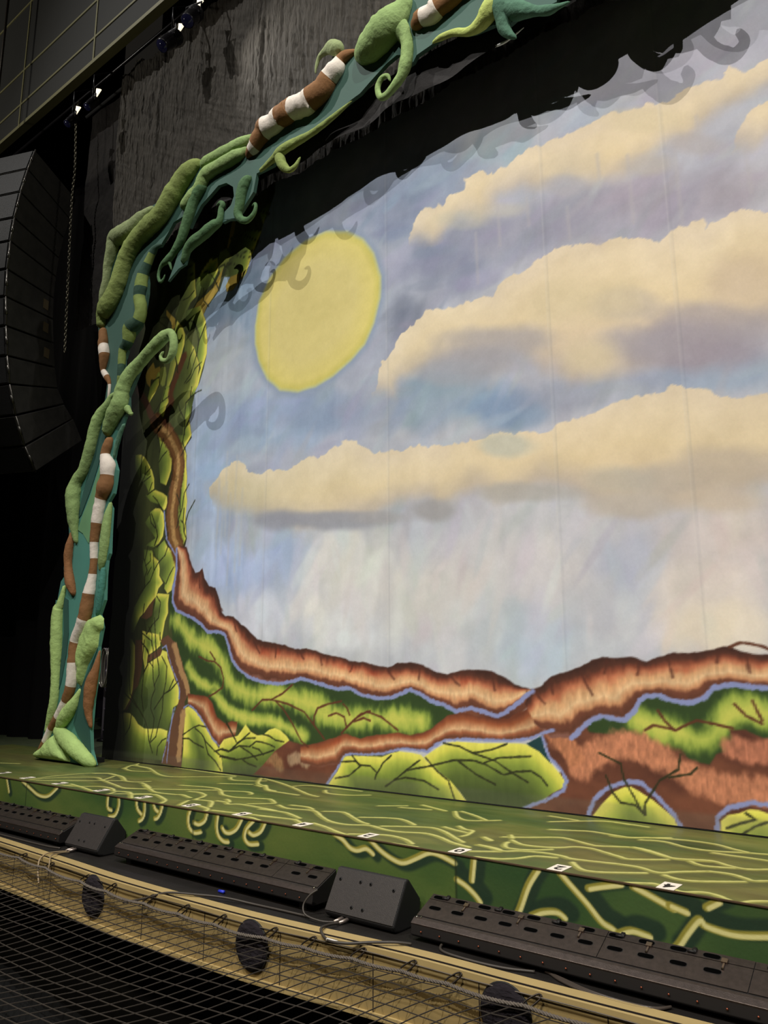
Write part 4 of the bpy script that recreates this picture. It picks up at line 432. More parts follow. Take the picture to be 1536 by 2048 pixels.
 'TUBES': [('vine','G1',[(-6.301,0.302,0.028),(-6.211,0.512,0.054),(-6.163,0.683,0.06),(-6.161,0.911,0.061),(-6.181,1.161,0.074),(-6.207,1.453,0.082),(-6.231,1.731,0.075),(-6.201,1.789,0.054),(-6.142,2.025,0.025)]),('brown_shoot','BR',[(-5.91,1.886,0.028),(-5.994,2.034,0.066),(-6.08,2.241,0.058),(-6.091,2.444,0.062),(-6.073,2.585,0.042),(-6.104,2.67,0.017)]),('vine','G2',[(-5.95,2.511,0.025),(-6.004,2.679,0.058),(-6.038,2.868,0.088),(-6.058,3.141,0.106),(-6.021,3.282,0.085),(-5.888,3.407,0.076),(-5.771,3.638,0.084),(-5.708,3.857,0.084),(-5.62,4.029,0.08),(-5.491,4.148,0.052),(-5.413,4.236,0.037),(-5.278,4.277,0.017)]),('striped_stem','S',[(-6.442,0.069,0.028,'B'),(-6.312,0.208,0.041,'W'),(-6.204,0.353,0.045,'B'),(-6.059,0.489,0.056,'W'),(-5.904,0.67,0.063,'B'),(-5.805,0.847,0.075,'W'),(-5.786,1.09,0.079,'B'),(-5.786,1.345,0.072,'W'),(-5.625,1.59,0.089,'B'),(-5.564,1.869,0.084,'W'),(-5.533,2.107,0.056,'B'),(-5.529,2.271,0.052,'W'),(-5.538,2.477,0.06,'B'),(-5.507,2.701,0.077,'W'),(-5.454,2.972,0.081,'B'),(-5.367,3.119,0.111,'B'),(-5.347,3.236,0.097,'W'),(-5.344,3.356,0.102,'W'),(-5.431,3.503,0.07,'B'),(-5.394,3.629,0.066,'B'),(-5.363,3.726,0.049,'B')]),('vine','G1',[(-6.061,0.387,0.056),(-5.942,0.318,0.083),(-5.752,0.237,0.101),(-5.531,0.142,0.096),(-5.336,0.058,0.068),(-5.23,0.022,0.023)]),('vine','G1',[(-6.037,0.351,0.044),(-5.911,0.475,0.083),(-5.754,0.618,0.075),(-5.682,0.729,0.043),(-5.632,0.821,0.016)]),('vine','G2',[(-5.276,2.927,0.02),(-5.306,2.754,0.052),(-5.317,2.561,0.063),(-5.33,2.388,0.063),(-5.356,2.236,0.052),(-5.39,2.124,0.02)]),('vine','TD',[(-5.328,2.176,0.028),(-5.33,2.024,0.047),(-5.343,1.855,0.047),(-5.379,1.688,0.035),(-5.414,1.614,0.011)]),('brown_shoot','BR',[(-5.299,1.241,0.011),(-5.333,1.059,0.043),(-5.394,0.878,0.073),(-5.42,0.698,0.069),(-5.418,0.555,0.05),(-5.364,0.397,0.016)]),('branch','G2',[(-5.45,3.743,0.061),(-5.37,3.872,0.093),(-5.263,3.993,0.112),(-5.171,4.097,0.112),(-5.138,4.255,0.102),(-5.019,4.412,0.094),(-4.815,4.525,0.076),(-4.599,4.63,0.079),(-4.402,4.707,0.075),(-4.289,4.725,0.051),(-4.226,4.627,0.05),(-4.23,4.489,0.048),(-4.315,4.413,0.035),(-4.425,4.442,0.027),(-4.468,4.504,0.02),(-4.419,4.551,0.014)]),('thorn','G2',[(-5.08,4.035,0.053),(-4.985,3.933,0.028),(-4.953,3.943,0.01)]),('thorn','G2',[(-5.017,4.391,0.041),(-5.092,4.462,0.019),(-5.111,4.481,0.008)]),('tendril','TL',[(-5.283,3.457,0.017),(-5.25,3.582,0.022),(-5.181,3.731,0.028),(-5.102,3.837,0.02)]),('vine','G3',[(-5.807,5.525,0.033),(-5.744,5.687,0.06),(-5.697,5.855,0.06),(-5.673,6.03,0.072),(-5.59,6.208,0.094),(-5.533,6.361,0.109),(-5.349,6.348,0.125),(-5.138,6.369,0.112),(-4.971,6.439,0.085),(-4.773,6.505,0.031)]),('vine','G4',[(-5.738,5.211,0.056),(-5.731,5.366,0.082),(-5.628,5.435,0.126),(-5.493,5.538,0.125),(-5.378,5.702,0.12),(-5.305,5.878,0.12),(-5.175,6.056,0.12),(-4.98,6.185,0.123),(-4.749,6.251,0.125),(-4.525,6.315,0.127),(-4.39,6.435,0.134),(-4.243,6.568,0.122),(-4.109,6.65,0.116),(-3.991,6.706,0.087),(-3.886,6.716,0.035)]),('vine','G2',[(-4.207,6.304,0.041),(-4.127,6.271,0.072),(-3.993,6.311,0.083),(-3.878,6.367,0.079),(-3.795,6.458,0.086),(-3.724,6.49,0.085),(-3.509,6.498,0.077),(-3.314,6.491,0.079),(-3.178,6.489,0.063),(-3.086,6.528,0.023)]),('vine','G2',[(-3.882,6.645,0.04),(-3.793,6.648,0.071),(-3.604,6.645,0.074),(-3.376,6.623,0.073),(-3.184,6.615,0.068),(-2.998,6.617,0.033)]),('tendril','G5',[(-3.778,6.386,0.067),(-3.856,6.348,0.078),(-3.933,6.28,0.075),(-3.989,6.202,0.073),(-4.043,6.095,0.071),(-4.116,5.966,0.064),(-4.19,5.836,0.057),(-4.309,5.737,0.047),(-4.422,5.677,0.047),(-4.53,5.665,0.03),(-4.59,5.606,0.02),(-4.598,5.522,0.021),(-4.554,5.449,0.02),(-4.498,5.476,0.012),(-4.484,5.523,0.007)]),('tendril','G5',[(-4.434,5.696,0.03),(-4.383,5.606,0.019),(-4.355,5.524,0.008)]),('tendril','G5',[(-4.156,5.539,0.024),(-4.108,5.593,0.041),(-4.053,5.671,0.056),(-3.954,5.719,0.067),(-3.776,5.749,0.069),(-3.622,5.787,0.066),(-3.527,5.804,0.049),(-3.496,5.861,0.042),(-3.494,5.957,0.036),(-3.465,5.993,0.033),(-3.522,6.047,0.023),(-3.599,6.041,0.006)]),('tendril','G5',[(-3.028,6.155,0.035),(-3.097,6.104,0.063),(-3.147,6.003,0.069),(-3.176,5.867,0.057),(-3.205,5.784,0.051),(-3.159,5.699,0.043),(-3.058,5.645,0.034),(-2.971,5.676,0.027),(-2.935,5.741,0.022),(-2.95,5.796,0.018),(-3.008,5.795,0.006)]),('banded_vine','N',[(-5.281,4.31,0.025,'L'),(-5.238,4.446,0.046,'D'),(-5.232,4.582,0.05,'L'),(-5.219,4.78,0.058,'D'),(-5.117,4.858,0.075,'L'),(-5.066,5.013,0.099,'D'),(-4.919,5.065,0.082,'L'),(-4.883,5.214,0.078,'L'),(-4.924,5.355,0.082,'D'),(-4.91,5.479,0.09,'L'),(-4.892,5.635,0.075,'D'),(-4.82,5.762,0.058,'L'),(-4.754,5.869,0.046,'D'),(-4.687,5.931,0.037,'D'),(-4.573,5.938,0.012,'D')]),('striped_stem','S',[(-5.711,5.203,0.052,'B'),(-5.666,5.045,0.069,'B'),(-5.656,4.965,0.073,'W'),(-5.61,4.832,0.077,'B'),(-5.624,4.705,0.059,'B'),(-5.628,4.619,0.038,'W'),(-5.544,4.522,0.043,'B'),(-5.481,4.421,0.025,'W'),(-5.48,4.294,0.019,'W'),(-5.507,4.215,0.01,'W')]),('striped_stem','S',[(-3.115,6.41,0.022,'B'),(-3.03,6.451,0.063,'W'),(-2.952,6.474,0.088,'B'),(-2.839,6.55,0.106,'B'),(-2.789,6.586,0.121,'W'),(-2.638,6.581,0.12,'W'),(-2.577,6.61,0.123,'B'),(-2.431,6.604,0.125,'B'),(-2.395,6.615,0.124,'W'),(-2.181,6.574,0.126,'W'),(-2.131,6.586,0.132,'B'),(-1.977,6.619,0.124,'B'),(-1.893,6.707,0.106,'W'),(-1.801,6.77,0.099,'W'),(-1.747,6.844,0.068,'B'),(-1.672,6.867,0.054,'B'),(-1.554,6.86,0.017,'B')]),('tendril','G3',[(-1.77,6.923,0.056),(-1.793,7.003,0.073),(-1.871,7.067,0.073),(-1.961,7.08,0.043),(-2.048,7.062,0.026),(-2.092,6.98,0.016),(-2.107,6.904,0.007)]),('limb','G2',[(-1.565,6.759,0.036),(-1.502,6.761,0.087),(-1.398,6.748,0.14),(-1.256,6.775,0.164),(-1.117,6.838,0.172),(-1.029,6.911,0.137),(-0.97,6.983,0.091),(-0.94,7.073,0.07)]),('tendril','G2',[(-1.058,6.893,0.08),(-0.992,6.728,0.079),(-0.946,6.594,0.062),(-0.944,6.47,0.059),(-0.964,6.359,0.062),(-1.011,6.271,0.053),(-1.103,6.208,0.044),(-1.196,6.165,0.038),(-1.269,6.199,0.029),(-1.294,6.31,0.029),(-1.248,6.378,0.027),(-1.179,6.372,0.021),(-1.15,6.3,0.008)]),('striped_stem','S',[(-0.887,6.771,0.019,'B'),(-0.832,6.72,0.072,'B'),(-0.767,6.734,0.084,'W'),(-0.649,6.705,0.099,'W'),(-0.591,6.73,0.101,'B'),(-0.471,6.741,0.094,'B'),(-0.367,6.761,0.09,'W'),(-0.231,6.775,0.089,'B'),(-0.098,6.789,0.08,'W'),(0.029,6.754,0.073,'B')]),('tendril','G4',[(-2.9,6.153,0.019),(-2.699,6.189,0.04),(-2.553,6.227,0.057),(-2.384,6.234,0.049),(-2.174,6.232,0.037),(-1.971,6.254,0.032),(-1.775,6.294,0.024),(-1.615,6.34,0.006)]),('tendril','G4',[(-2.601,6.211,0.053),(-2.569,6.129,0.057),(-2.527,6.043,0.05),(-2.443,5.962,0.031),(-2.359,5.972,0.026),(-2.297,6.051,0.01)]),('tendril','G6',[(-0.682,6.436,0.009),(-0.584,6.43,0.03),(-0.446,6.399,0.033),(-0.312,6.326,0.038),(-0.23,6.31,0.053),(-0.148,6.323,0.076),(-0.073,6.375,0.093),(-0.014,6.453,0.086),(0.051,6.509,0.072)]),('limb','TL',[(0.019,6.497,0.079),(0.052,6.346,0.097),(0.048,6.236,0.072),(0.044,6.15,0.056),(0.08,6.074,0.038),(0.141,6.003,0.013)]),('limb','TL',[(0.045,6.367,0.079),(0.149,6.254,0.087),(0.251,6.183,0.06),(0.338,6.134,0.042),(0.436,6.079,0.042),(0.521,6.066,0.024),(0.611,6.056,0.009)]),('limb','G2',[(0.448,6.874,0.138),(0.688,6.561,0.15),(1.008,6.518,0.154),(1.358,6.221,0.122),(1.6,6.216,0.103)]),('tendril','G2',[(0.427,6.457,0.05),(0.605,6.199,0.056),(0.79,6.215,0.055),(0.741,6.408,0.04),(0.64,6.454,0.02)]),('tendril','G2',[(0.927,6.485,0.063),(1.007,6.226,0.058),(1.147,6.064,0.053),(1.243,6.129,0.042),(1.197,6.248,0.023)]),('tendril','G2',[(1.425,6.173,0.059),(1.512,5.963,0.054),(1.635,5.837,0.05),(1.721,5.899,0.038),(1.682,6.009,0.022)])],
 'PADS': [('leaf_pad','G1',[(-6.51,0.017),(-6.483,0.084),(-6.29,0.189),(-6.121,0.299),(-6.02,0.24),(-5.862,0.148),(-5.72,0.013),(-6.076,0.013)]),('leaf_pad','G1',[(-5.354,1.635),(-5.275,1.591),(-5.269,1.489),(-5.33,1.435),(-5.344,1.279),(-5.521,1.079),(-5.627,0.839),(-5.664,0.802),(-5.711,1.193),(-5.668,1.399),(-5.521,1.601)])],
 'BOARD_LEG': [(-6.509,0.011),(-6.393,0.24),(-6.341,0.507),(-6.274,0.68),(-6.267,0.872),(-6.352,1.34),(-6.362,1.598),(-6.344,1.858),(-6.305,1.856),(-6.262,2.075),(-6.194,2.131),(-6.22,2.234),(-6.216,2.459),(-6.154,2.637),(-6.187,2.786),(-6.211,3.167),(-6.154,3.306),(-5.99,3.491),(-5.969,3.615),(-5.886,3.833),(-5.762,4.021),(-5.633,4.164),(-5.57,4.235),(-5.551,4.38),(-5.546,4.486),(-5.672,4.626),(-5.752,4.822),(-5.781,5.052),(-5.84,5.226),(-5.867,5.438),(-5.834,5.633),(-5.759,5.792),(-5.734,5.899),(-5.789,6.103),(-5.688,6.3),(-5.683,6.486),(-5.618,6.508),(-5.484,6.468),(-5.215,6.489),(-5.111,6.505),(-4.806,6.551),(-4.54,6.552),(-4.447,6.601),(-4.295,6.689),(-4.177,6.79),(-4.07,6.807),(-3.929,6.753),(-3.837,6.722),(-3.661,6.715),(-3.486,6.665),(-3.238,6.693),(-2.981,6.631),(-2.919,6.722),(-2.818,6.773),(-2.691,6.779),(-2.566,6.785),(-2.347,6.769),(-2.205,6.773),(-2.113,6.801),(-1.987,6.81),(-1.921,6.888),(-1.866,6.992),(-1.733,6.964),(-1.561,6.883),(-1.456,6.925),(-1.312,6.951),(-1.151,7.001),(-1.033,7.038),(-0.974,7.092),(-0.84,7.098),(-0.564,7.132),(-0.132,7.101),(0.494,7.104),(1.275,6.654),(1.67,6.31),(1.652,6.111),(1.35,6.201),(1.029,6.384),(0.752,6.395),(0.584,6.368),(0.5,6.129),(0.415,6.136),(0.3,6.191),(0.181,6.202),(0.072,6.172),(0.055,6.119),(0.011,6.193),(-0.066,6.256),(-0.243,6.288),(-0.325,6.32),(-0.441,6.406),(-0.58,6.437),(-0.669,6.429),(-0.852,6.414),(-0.889,6.366),(-0.964,6.355),(-1.01,6.504),(-1.077,6.542),(-1.194,6.519),(-1.374,6.439),(-1.518,6.371),(-1.633,6.358),(-1.793,6.321),(-1.99,6.281),(-2.171,6.257),(-2.311,6.278),(-2.55,6.247),(-2.646,6.195),(-2.694,6.139),(-2.948,6.155),(-2.991,5.958),(-3.245,5.748),(-3.299,5.77),(-3.495,5.827),(-3.266,5.745),(-3.38,5.79),(-3.483,5.79),(-3.452,5.908),(-3.351,5.949),(-3.304,6.039),(-3.325,6.159),(-3.443,6.259),(-3.579,6.283),(-3.713,6.226),(-3.869,6.163),(-3.983,6.052),(-4.058,5.953),(-4.189,6.033),(-4.199,6.153),(-4.369,6.148),(-4.49,6.033),(-4.614,5.932),(-4.706,5.951),(-4.804,5.793),(-4.864,5.695),(-4.825,5.534),(-4.822,5.387),(-4.859,5.18),(-4.91,5.007),(-5.106,4.89),(-5.243,4.84),(-5.155,4.769),(-5.212,4.657),(-5.209,4.466),(-5.184,4.397),(-5.001,4.434),(-4.871,4.463),(-5.073,4.163),(-5.055,3.995),(-5.115,3.926),(-5.199,3.76),(-5.278,3.551),(-5.301,3.454),(-5.214,3.298),(-5.23,3.142),(-5.251,3.026),(-5.343,2.94),(-5.271,2.851),(-5.268,2.597),(-5.253,2.325),(-5.295,2.252),(-5.306,2.062),(-5.29,1.797),(-5.371,1.632),(-5.352,1.613),(-5.296,1.49),(-5.344,1.279),(-5.328,1.023),(-5.377,0.698),(-5.388,0.377),(-5.351,0.168),(-5.256,0.015),(-5.547,0.007),(-5.825,0.015),(-6.186,0.009)],
 'PANELS': [('green',[(-5.543,3.435),(-5.629,3.265),(-5.728,3.055),(-5.865,2.849),(-5.952,2.676),(-5.834,2.622),(-5.69,2.486),(-5.661,2.622),(-5.652,2.882),(-5.58,3.155),(-5.546,3.313)]),('dark',[(-5.31,4.134),(-5.48,4.088),(-5.575,3.982),(-5.667,3.706),(-5.778,3.434),(-5.902,3.121),(-5.977,2.802),(-5.903,2.854),(-5.752,3.099),(-5.624,3.367),(-5.53,3.618),(-5.452,3.852),(-5.328,3.992)]),('dark',[(-6.157,1.887),(-6.049,1.841),(-5.981,1.447),(-5.999,1.197),(-6.06,0.911),(-6.169,0.607),(-6.376,0.297),(-6.275,0.566),(-6.142,0.796),(-6.105,1.064),(-6.092,1.45)]),('dark',[(-5.341,1.26),(-5.426,1.133),(-5.65,0.802),(-5.728,0.435),(-5.624,0.313),(-5.474,0.214),(-5.337,0.134),(-5.395,0.377),(-5.522,0.623),(-5.502,0.932)]),('dark',[(-5.702,6.258),(-5.59,6.264),(-5.331,6.237),(-5.224,6.23),(-5.388,6.098),(-5.546,5.88),(-5.669,5.671),(-5.769,5.567),(-5.72,5.779),(-5.749,6.019)])],
 'BOARD_WEB': [(-4.416,5.411),(-4.322,5.564),(-4.249,5.709),(-4.127,5.765),(-4.039,5.689),(-4.108,5.517),(-4.232,5.504)],
}
CARDS = [(18, -5.535, 0.158, 'left'), (16, -4.973, 0.116, 'left'), (14, -4.365, 0.11, 'left'), (12, -3.672, 0.105, 'left'), (10, -3.056, 0.103, 'left'), (8, -2.433, 0.099, 'left'), (6, -1.841, 0.09, 'left'), (4, -1.222, 0.08, 'left'), (2, -0.651, 0.077, 'left'), (0, 0.025, 0.076, ''), (2, 0.646, 0.063, 'right'), (4, 1.21, 0.064, 'right')]
CARABINERS = [(-3.691, -0.42), (-3.246, -0.42), (-2.706, -0.42), (-2.357, -0.42), (-1.923, -0.42), (-1.571, -0.42), (-1.24, -0.42), (-0.833, -0.42), (-0.56, -0.42), (-0.238, -0.42), (0.07, -0.42), (0.33, -0.42), (0.743, -0.42)]
CHAINPTS = [(-7.024, 1.12, 9.22), (-7.024, 1.08, 9.036), (-6.928, 1.08, 8.064), (-6.929, 1.08, 7.422), (-6.778, 1.08, 5.155)]

# ------------------------------------------------------------------ materials
M_CLOTH = paint_mat('painted_cloth', 0.85, 0.10, 30, 0.05, (1, 1, 0.35))
M_DECK = paint_mat('painted_deck', 0.42, 0.04, 40, 0.07, spec=0.4)
M_FASCIA = paint_mat('painted_fascia', 0.6, 0.05, 40, 0.06)
M_BLACK = mat('black_paint', (14, 13, 13), 0.85, vary=0.3, scale=6)
M_DRAPE = mat('black_drape', (12, 11, 11), 0.95, vary=0.4, scale=3, bump=0.4, bscale=14, stretch=(1, 1, 0.25), spec=0.1)
M_HEADER = mat('black_header_cloth', (66, 62, 56), 0.8, vary=0.2, scale=4, bump=1.0, bscale=8, stretch=(3.4, 1, 0.55), spec=0.15)
M_HEADER.node_tree.nodes['Bump'].inputs['Distance'].default_value = 0.07
M_VOID = mat('pit_black', (6, 6, 6), 0.95)
M_BEIGE = mat('pit_wall_paint', (150, 128, 82), 0.55, vary=0.10, scale=5, bump=0.05, bscale=20)
M_BEIGE2 = mat('pit_trim_paint', (168, 146, 98), 0.5, vary=0.08, scale=5)
M_GROOVE = mat('dark_groove', (30, 20, 14), 0.8)
M_PANEL = mat('grey_wall_panel', (31, 31, 27), 0.8, vary=0.15, scale=3)
M_PANELTRIM = mat('cream_panel_trim', (118, 114, 76), 0.6)

# ------------------------------------------------------------------ painted cloth
YC = 1.48
cl = Paint(axis((-5.90, -3.9, 0.0085), (-3.9, 2.7, 0.0115), (2.7, 2.75, 0.05)), axis((0.012, 2.1, 0.0085), (2.1, 5.6, 0.0115), (5.6, 7.4, 0.03)), (176, 178, 190))
U, V = cl.U, cl.V
# sky ground: slate blue to the left and top, pale and warm to the right and low
g = sstep(-5.0, 1.0, U + 0.5 * fbm(U * 0.8, V * 0.8))
h = sstep(5.5, 1.4, V)
base = np.array((158, 174, 198.0))[None, None] * (1 - g[..., None]) + np.array((188, 187, 196.0)) * g[..., None]
base = base * (1 - 0.55 * h[..., None]) + np.array((216, 216, 220.0)) * 0.55 * h[..., None]
cl.img[:] = base
for c, vx, vy, col, a in D['BLOBS']:
    lo = 1.0 + 0.26 * float(sstep(-1.0, -4.5, np.float64(c[0]))) + 0.10 * float(sstep(3.2, 1.5, np.float64(c[1])))   # lightened left and low in place of stronger lamplight
    cl.blob(c, vx, vy, tuple(min(250, q * lo) for q in col), a)
n1 = fbm(U * 2.2, V * 2.2, 5)
n2 = fbm(U * 5.5 + 9, V * 5.5, 4)
cl.img += (n1 * 26)[..., None] * np.array((1.0, 0.9, 0.6)) + (n2 * 16)[..., None]
# brush runs down the cloth on the left, under the clouds
run = fbm(U * 14, V * 0.8, 4) * sstep(-2.4, -4.4, U) * 46 + fbm(U * 10, V * 0.7 + 4, 3) * 14
cl.img += run[..., None] * np.array((1, 1, 0.95))
# brush dabs
_r = np.random.RandomState(11)
for k in range(1500):
    x, z = _r.uniform(-4.9, 2.6), _r.uniform(0.9, 6.4)
    L_, W_ = _r.uniform(.08, .34), _r.uniform(.03, .10)
    an = _r.uniform(-0.3, 1.2) if z > 2.6 else _r.uniform(0.6, 2.0)
    j0 = min(len(cl.vs) - 1, int(np.searchsorted(cl.vs, z)))
    i0 = min(len(cl.us) - 1, int(np.searchsorted(cl.us, x)))
    c0 = cl.img[j0, i0] * _r.uniform(.94, 1.055) + _r.uniform(-5, 5, 3)
    cl.blob((x, z), (L_ * math.cos(an), L_ * math.sin(an)), (-W_ * math.sin(an), W_ * math.cos(an)), c0, _r.uniform(.25, .6), 0.25)
# moon and its halo
s, u, v, sd, a = cl.shape(D['SUN'], 0.01, 0.008, 5, 0.4)
cl.lay(s, (150, 164, 186), sstep(-0.15, -0.04, sd) * 0.95)
cl.lay(s, (196, 200, 150), sstep(-0.065, -0.03, sd))
cl.lay(s, cl.ramp(np.clip(sd, 0, 9), [(0, (216, 204, 110)), (0.06, (228, 212, 126)), (0.3, (224, 208, 136)), (0.7, (220, 204, 132))]) * (1 + 0.05 * fbm(u * 3, v * 3))[..., None], sstep(-0.045, 0.0, sd))
# clouds: lumpy bright upper edge, undersides melting into the sky
for top, bot in D['CLOUDS']:
    pts = list(top) + list(bot)
    s, u, v, sd, a = cl.shape(pts, 0.007, 0.045, 7, 0.3, 0.011)
    dt, db = cl.dist(u, v, top), cl.dist(u, v, bot)
    a = a * sstep(-0.02, 0.16, db + 0.10 * fbm(u * 5, v * 5) - 0.02)
    t = dt + 0.30 * fbm(u * 1.7, v * 1.7, 4)
    c = cl.ramp(np.clip(t, 0, 9), [(0, (234, 220, 192)), (0.1, (236, 221, 188)), (0.35, (234, 217, 178)), (0.7, (228, 211, 180)), (1.1, (210, 200, 190))])
    under = sstep(0.34, 0.04, db + 0.14 * fbm(u * 3, v * 3))
    c = c * (1 - 0.55 * under[..., None]) + np.array((170, 168, 176.0)) * 0.55 * under[..., None]
    c = c + (fbm(u * 4, v * 4, 4) * 22)[..., None] + (fbm(u * 14, v * 0.9, 3) * 16 * sstep(-3.0, -4.6, u))[..., None]
    warm = sstep(-3.5, 0.8, u)[..., None]
    c = c * (1 - 0.0 * warm) + warm * np.array((3, -2, -4.0))
    cl.lay(s, c, a)
for c, vx, vy, col, a in D['CLOUD_TINTS']:
    cl.blob(c, vx, vy, col, a, 0.45)
# seams between the widths of canvas
for x in (-4.42, -3.22, -1.6, 0.05, 1.05):
    cl.stroke([(x, 0.5), (x + .01, 3.0), (x, 7.3)], 0.012, (222, 218, 210), 0.008, 0.16)
    cl.stroke([(x + .018, 0.5), (x + .028, 3.0), (x + .018, 7.3)], 0.012, (120, 124, 132), 0.008, 0.14)
# fine brush work over the whole sky
cl.img += (fbm(U * 11, V * 13, 3) * 9)[..., None]
for k in range(9):                                    # drips of thin paint
    x = -0.55 + 0.28 * k + random.uniform(-.1, .1)
    z = 4.95 - 0.02 * k + random.uniform(-.25, .25)
    cl.stroke([(x, z), (x + 0.01, z - random.uniform(.25, .6))], 0.03, (190, 184, 184), 0.014, 0.35)
for k in range(12):
    x = random.uniform(-4.7, -3.4)
    z = random.uniform(2.6, 3.6)
    cl.stroke([(x, z), (x - 0.01, z - random.uniform(.4, 1.0))], 0.03, (200, 200, 198), 0.014, 0.3)

hi = sstep(4.0, 6.0, V)[..., None]
cl.img = cl.img * (1 - 0.06 * hi)  # upper sky paint darkened to offset the strong lamplight there
# dark foliage ground on the left
lim = [(-6.2, 0.0)] + [(-6.2, 7.6)] + [(-3.2, 7.6)] + list(D['FOLIAGE']) + [(-4.6, 1.9), (-4.3, 1.3), (-3.2, 1.0), (-1.8, 0.7), (-1.2, 0.0)]
cl.fill(lim, (58, 62, 36), 0.008, 0.004)
s, u, v, sd, a = cl.shape(lim, 0.01)
cl.lay(s, cl.ramp(fbm(u * 5, v * 1.3, 4) + .5, [(0.2, (44, 48, 28)), (0.5, (66, 72, 40)), (0.8, (92, 98, 52))]), a * 0.75)
LEAF = [(0, (244, 232, 104)), (0.022, (230, 222, 94)), (0.05, (186, 196, 80)), (0.10, (142, 160, 68)), (0.19, (98, 114, 54)), (0.34, (66, 74, 40))]
LEAFD = [(0, (220, 204, 92)), (0.025, (176, 178, 80)), (0.08, (130, 140, 64)), (0.2, (94, 104, 52)), (0.5, (68, 76, 42))]
MOUND = [(0, (244, 236, 108)), (0.045, (226, 222, 94)), (0.085, (184, 194, 80)), (0.15, (134, 152, 64)), (0.25, (94, 110, 52)), (0.38, (70, 84, 46)), (0.8, (64, 76, 44))]
FLAT = {'ochre': (168, 142, 60), 'olive': (132, 140, 66), 'shade': (92, 98, 56), 'bark': (104, 74, 52), 'teal': (32, 66, 70)}


def lay_mounds(L):
    for pts, lit, kind in L:
        if kind in FLAT: cl.fill(pts, FLAT[kind], 0.006, 0.006)
        else: cl.mound(pts, lit, {'leaf': LEAF, 'leafdark': LEAFD, 'mound': MOUND}[kind])


_b = D['RIDGES'][2][1]
cl.fill([(x, z + 0.05) for x, z in _b[4:]] + [(3.0, 0.0), (-0.2, 0.0)], (92, 56, 44), 0.01)
for pts in D['GREEN']:
    cl.fill(pts, (52, 72, 36), 0.01, 0.012)
for path, w in D['FUR']:
    p = smooth_path(path, 5)
    s, u, v = cl.win(p, w * 1.6)
    d = cl.dist(u, v, p) + w * (0.6 * fbm(u * 24, v * 9, 4) + 0.7 * fbm(u * 4, v * 4, 3))
    c = cl.ramp(np.clip(d / w, 0, 2), [(0, (206, 208, 96)), (0.35, (176, 190, 84)), (0.7, (122, 146, 62)), (1.0, (78, 104, 44))])
    cl.lay(s, c, sstep(1.15, 0.45, d / w))
for pts in D['ROCKBODY']:
    cl.fill(pts, (104, 62, 48), 0.008, 0.012)
    s, u, v, sd, a = cl.shape(pts, 0.01)
    cl.lay(s, cl.ramp(fbm(u * 4, v * 6, 4) + .5, [(0.25, (82, 46, 36)), (0.5, (106, 62, 46)), (0.8, (138, 84, 60))]), a * 0.6)
for path, w, col in D['GLOW']:
    p = smooth_path(path, 5)
    s, u, v = cl.win(p, w * 1.8)
    d = cl.dist(u, v, p) + w * (0.6 * fbm(u * 26, v * 14, 4) + 0.3 * fbm(u * 5, v * 5, 3))
    cl.lay(s, np.asarray(col, float) * (1 + 0.4 * fbm(u * 60, v * 20, 3))[..., None], sstep(0.95, 0.45, d / w) * 0.95)
lay_mounds(D['MOUNDS'])
RMAIN = [(0, (70, 42, 34)), (0.11, (90, 52, 40)), (0.19, (134, 72, 52)), (0.30, (194, 120, 86)), (0.43, (222, 168, 122)), (0.60, (236, 196, 150)), (0.73, (208, 148, 106)), (0.81, (118, 70, 52)), (0.93, (100, 60, 46)), (1, (136, 92, 80))]
RLOW = [(0, (116, 62, 42)), (0.2, (158, 88, 56)), (0.38, (196, 138, 98)), (0.56, (220, 178, 136)), (0.72, (164, 98, 68)), (0.88, (110, 66, 48)), (1, (124, 80, 66))]
st = D['STEM']
for w, col in ((0.23, (92, 58, 34)), (0.18, (126, 86, 46)),):
    cl.stroke(smooth_path(st[4:], 5), w, col, 0.02, 1, False, 0.02)
cl.stroke(smooth_path(st[:6], 5), 0.10, (88, 60, 44), 0.015, 1, False, 0.012)
cl.stroke(smooth_path(D['STEM2'], 5), 0.10, (98, 56, 36), 0.02, 0.9, False, 0.015)
s, u, v = cl.win(st, 0.2)
d = cl.dist(u, v, smooth_path(st[5:], 5)) + 0.03 * fbm(u * 30, v * 30, 3)
cl.lay(s, np.array((188, 148, 92.0)) * (1 + 0.5 * fbm(u * 30, v * 50, 3))[..., None], sstep(0.05, 0.015, d) * 0.85)
cl.fill(D['TRUNK'], (108, 74, 54), 0.006, 0.008)
for path, w in D['TRUNKLIGHT']:
    s, u, v = cl.win(path, w * 2)
    d = cl.dist(u, v, path) + w * 0.9 * fbm(u * 40, v * 26, 4)
    cl.lay(s, (196, 154, 104), sstep(1.1, 0.5, d / w) * 0.85)
for top, bot, kind in D['RIDGES']:
    cl.ridge(top, bot, RMAIN if kind == 'main' else RLOW)
    if kind == 'main':                                # cracks running down from the crest
        T = smooth_path(top, 3)
        for q in T[4::8]:
            dx = random.uniform(-.05, .10)
            L_ = random.uniform(.06, .17)
            q = (q[0], q[1] - 0.025)
            cl.stroke([tuple(q), (q[0] + dx * .5, q[1] - L_ * .6), (q[0] + dx, q[1] - L_)], 0.018, (84, 46, 36), 0.012, 0.75, False, 0.006)
lay_mounds(D['LOWMOUNDS'])
for path, w in D['BLUE']:
    cl.stroke(path, w, (146, 156, 208), 0.008, 0.95, False, 0.010)
for p in D['TWIGS']:
    cl.stroke(p, 0.015, (46, 48, 26), 0.006, 0.95, False, 0.004)
for p in D['REDTWIGS']:
    cl.stroke(p, 0.018, (98, 54, 36), 0.007, 0.95, False, 0.004)
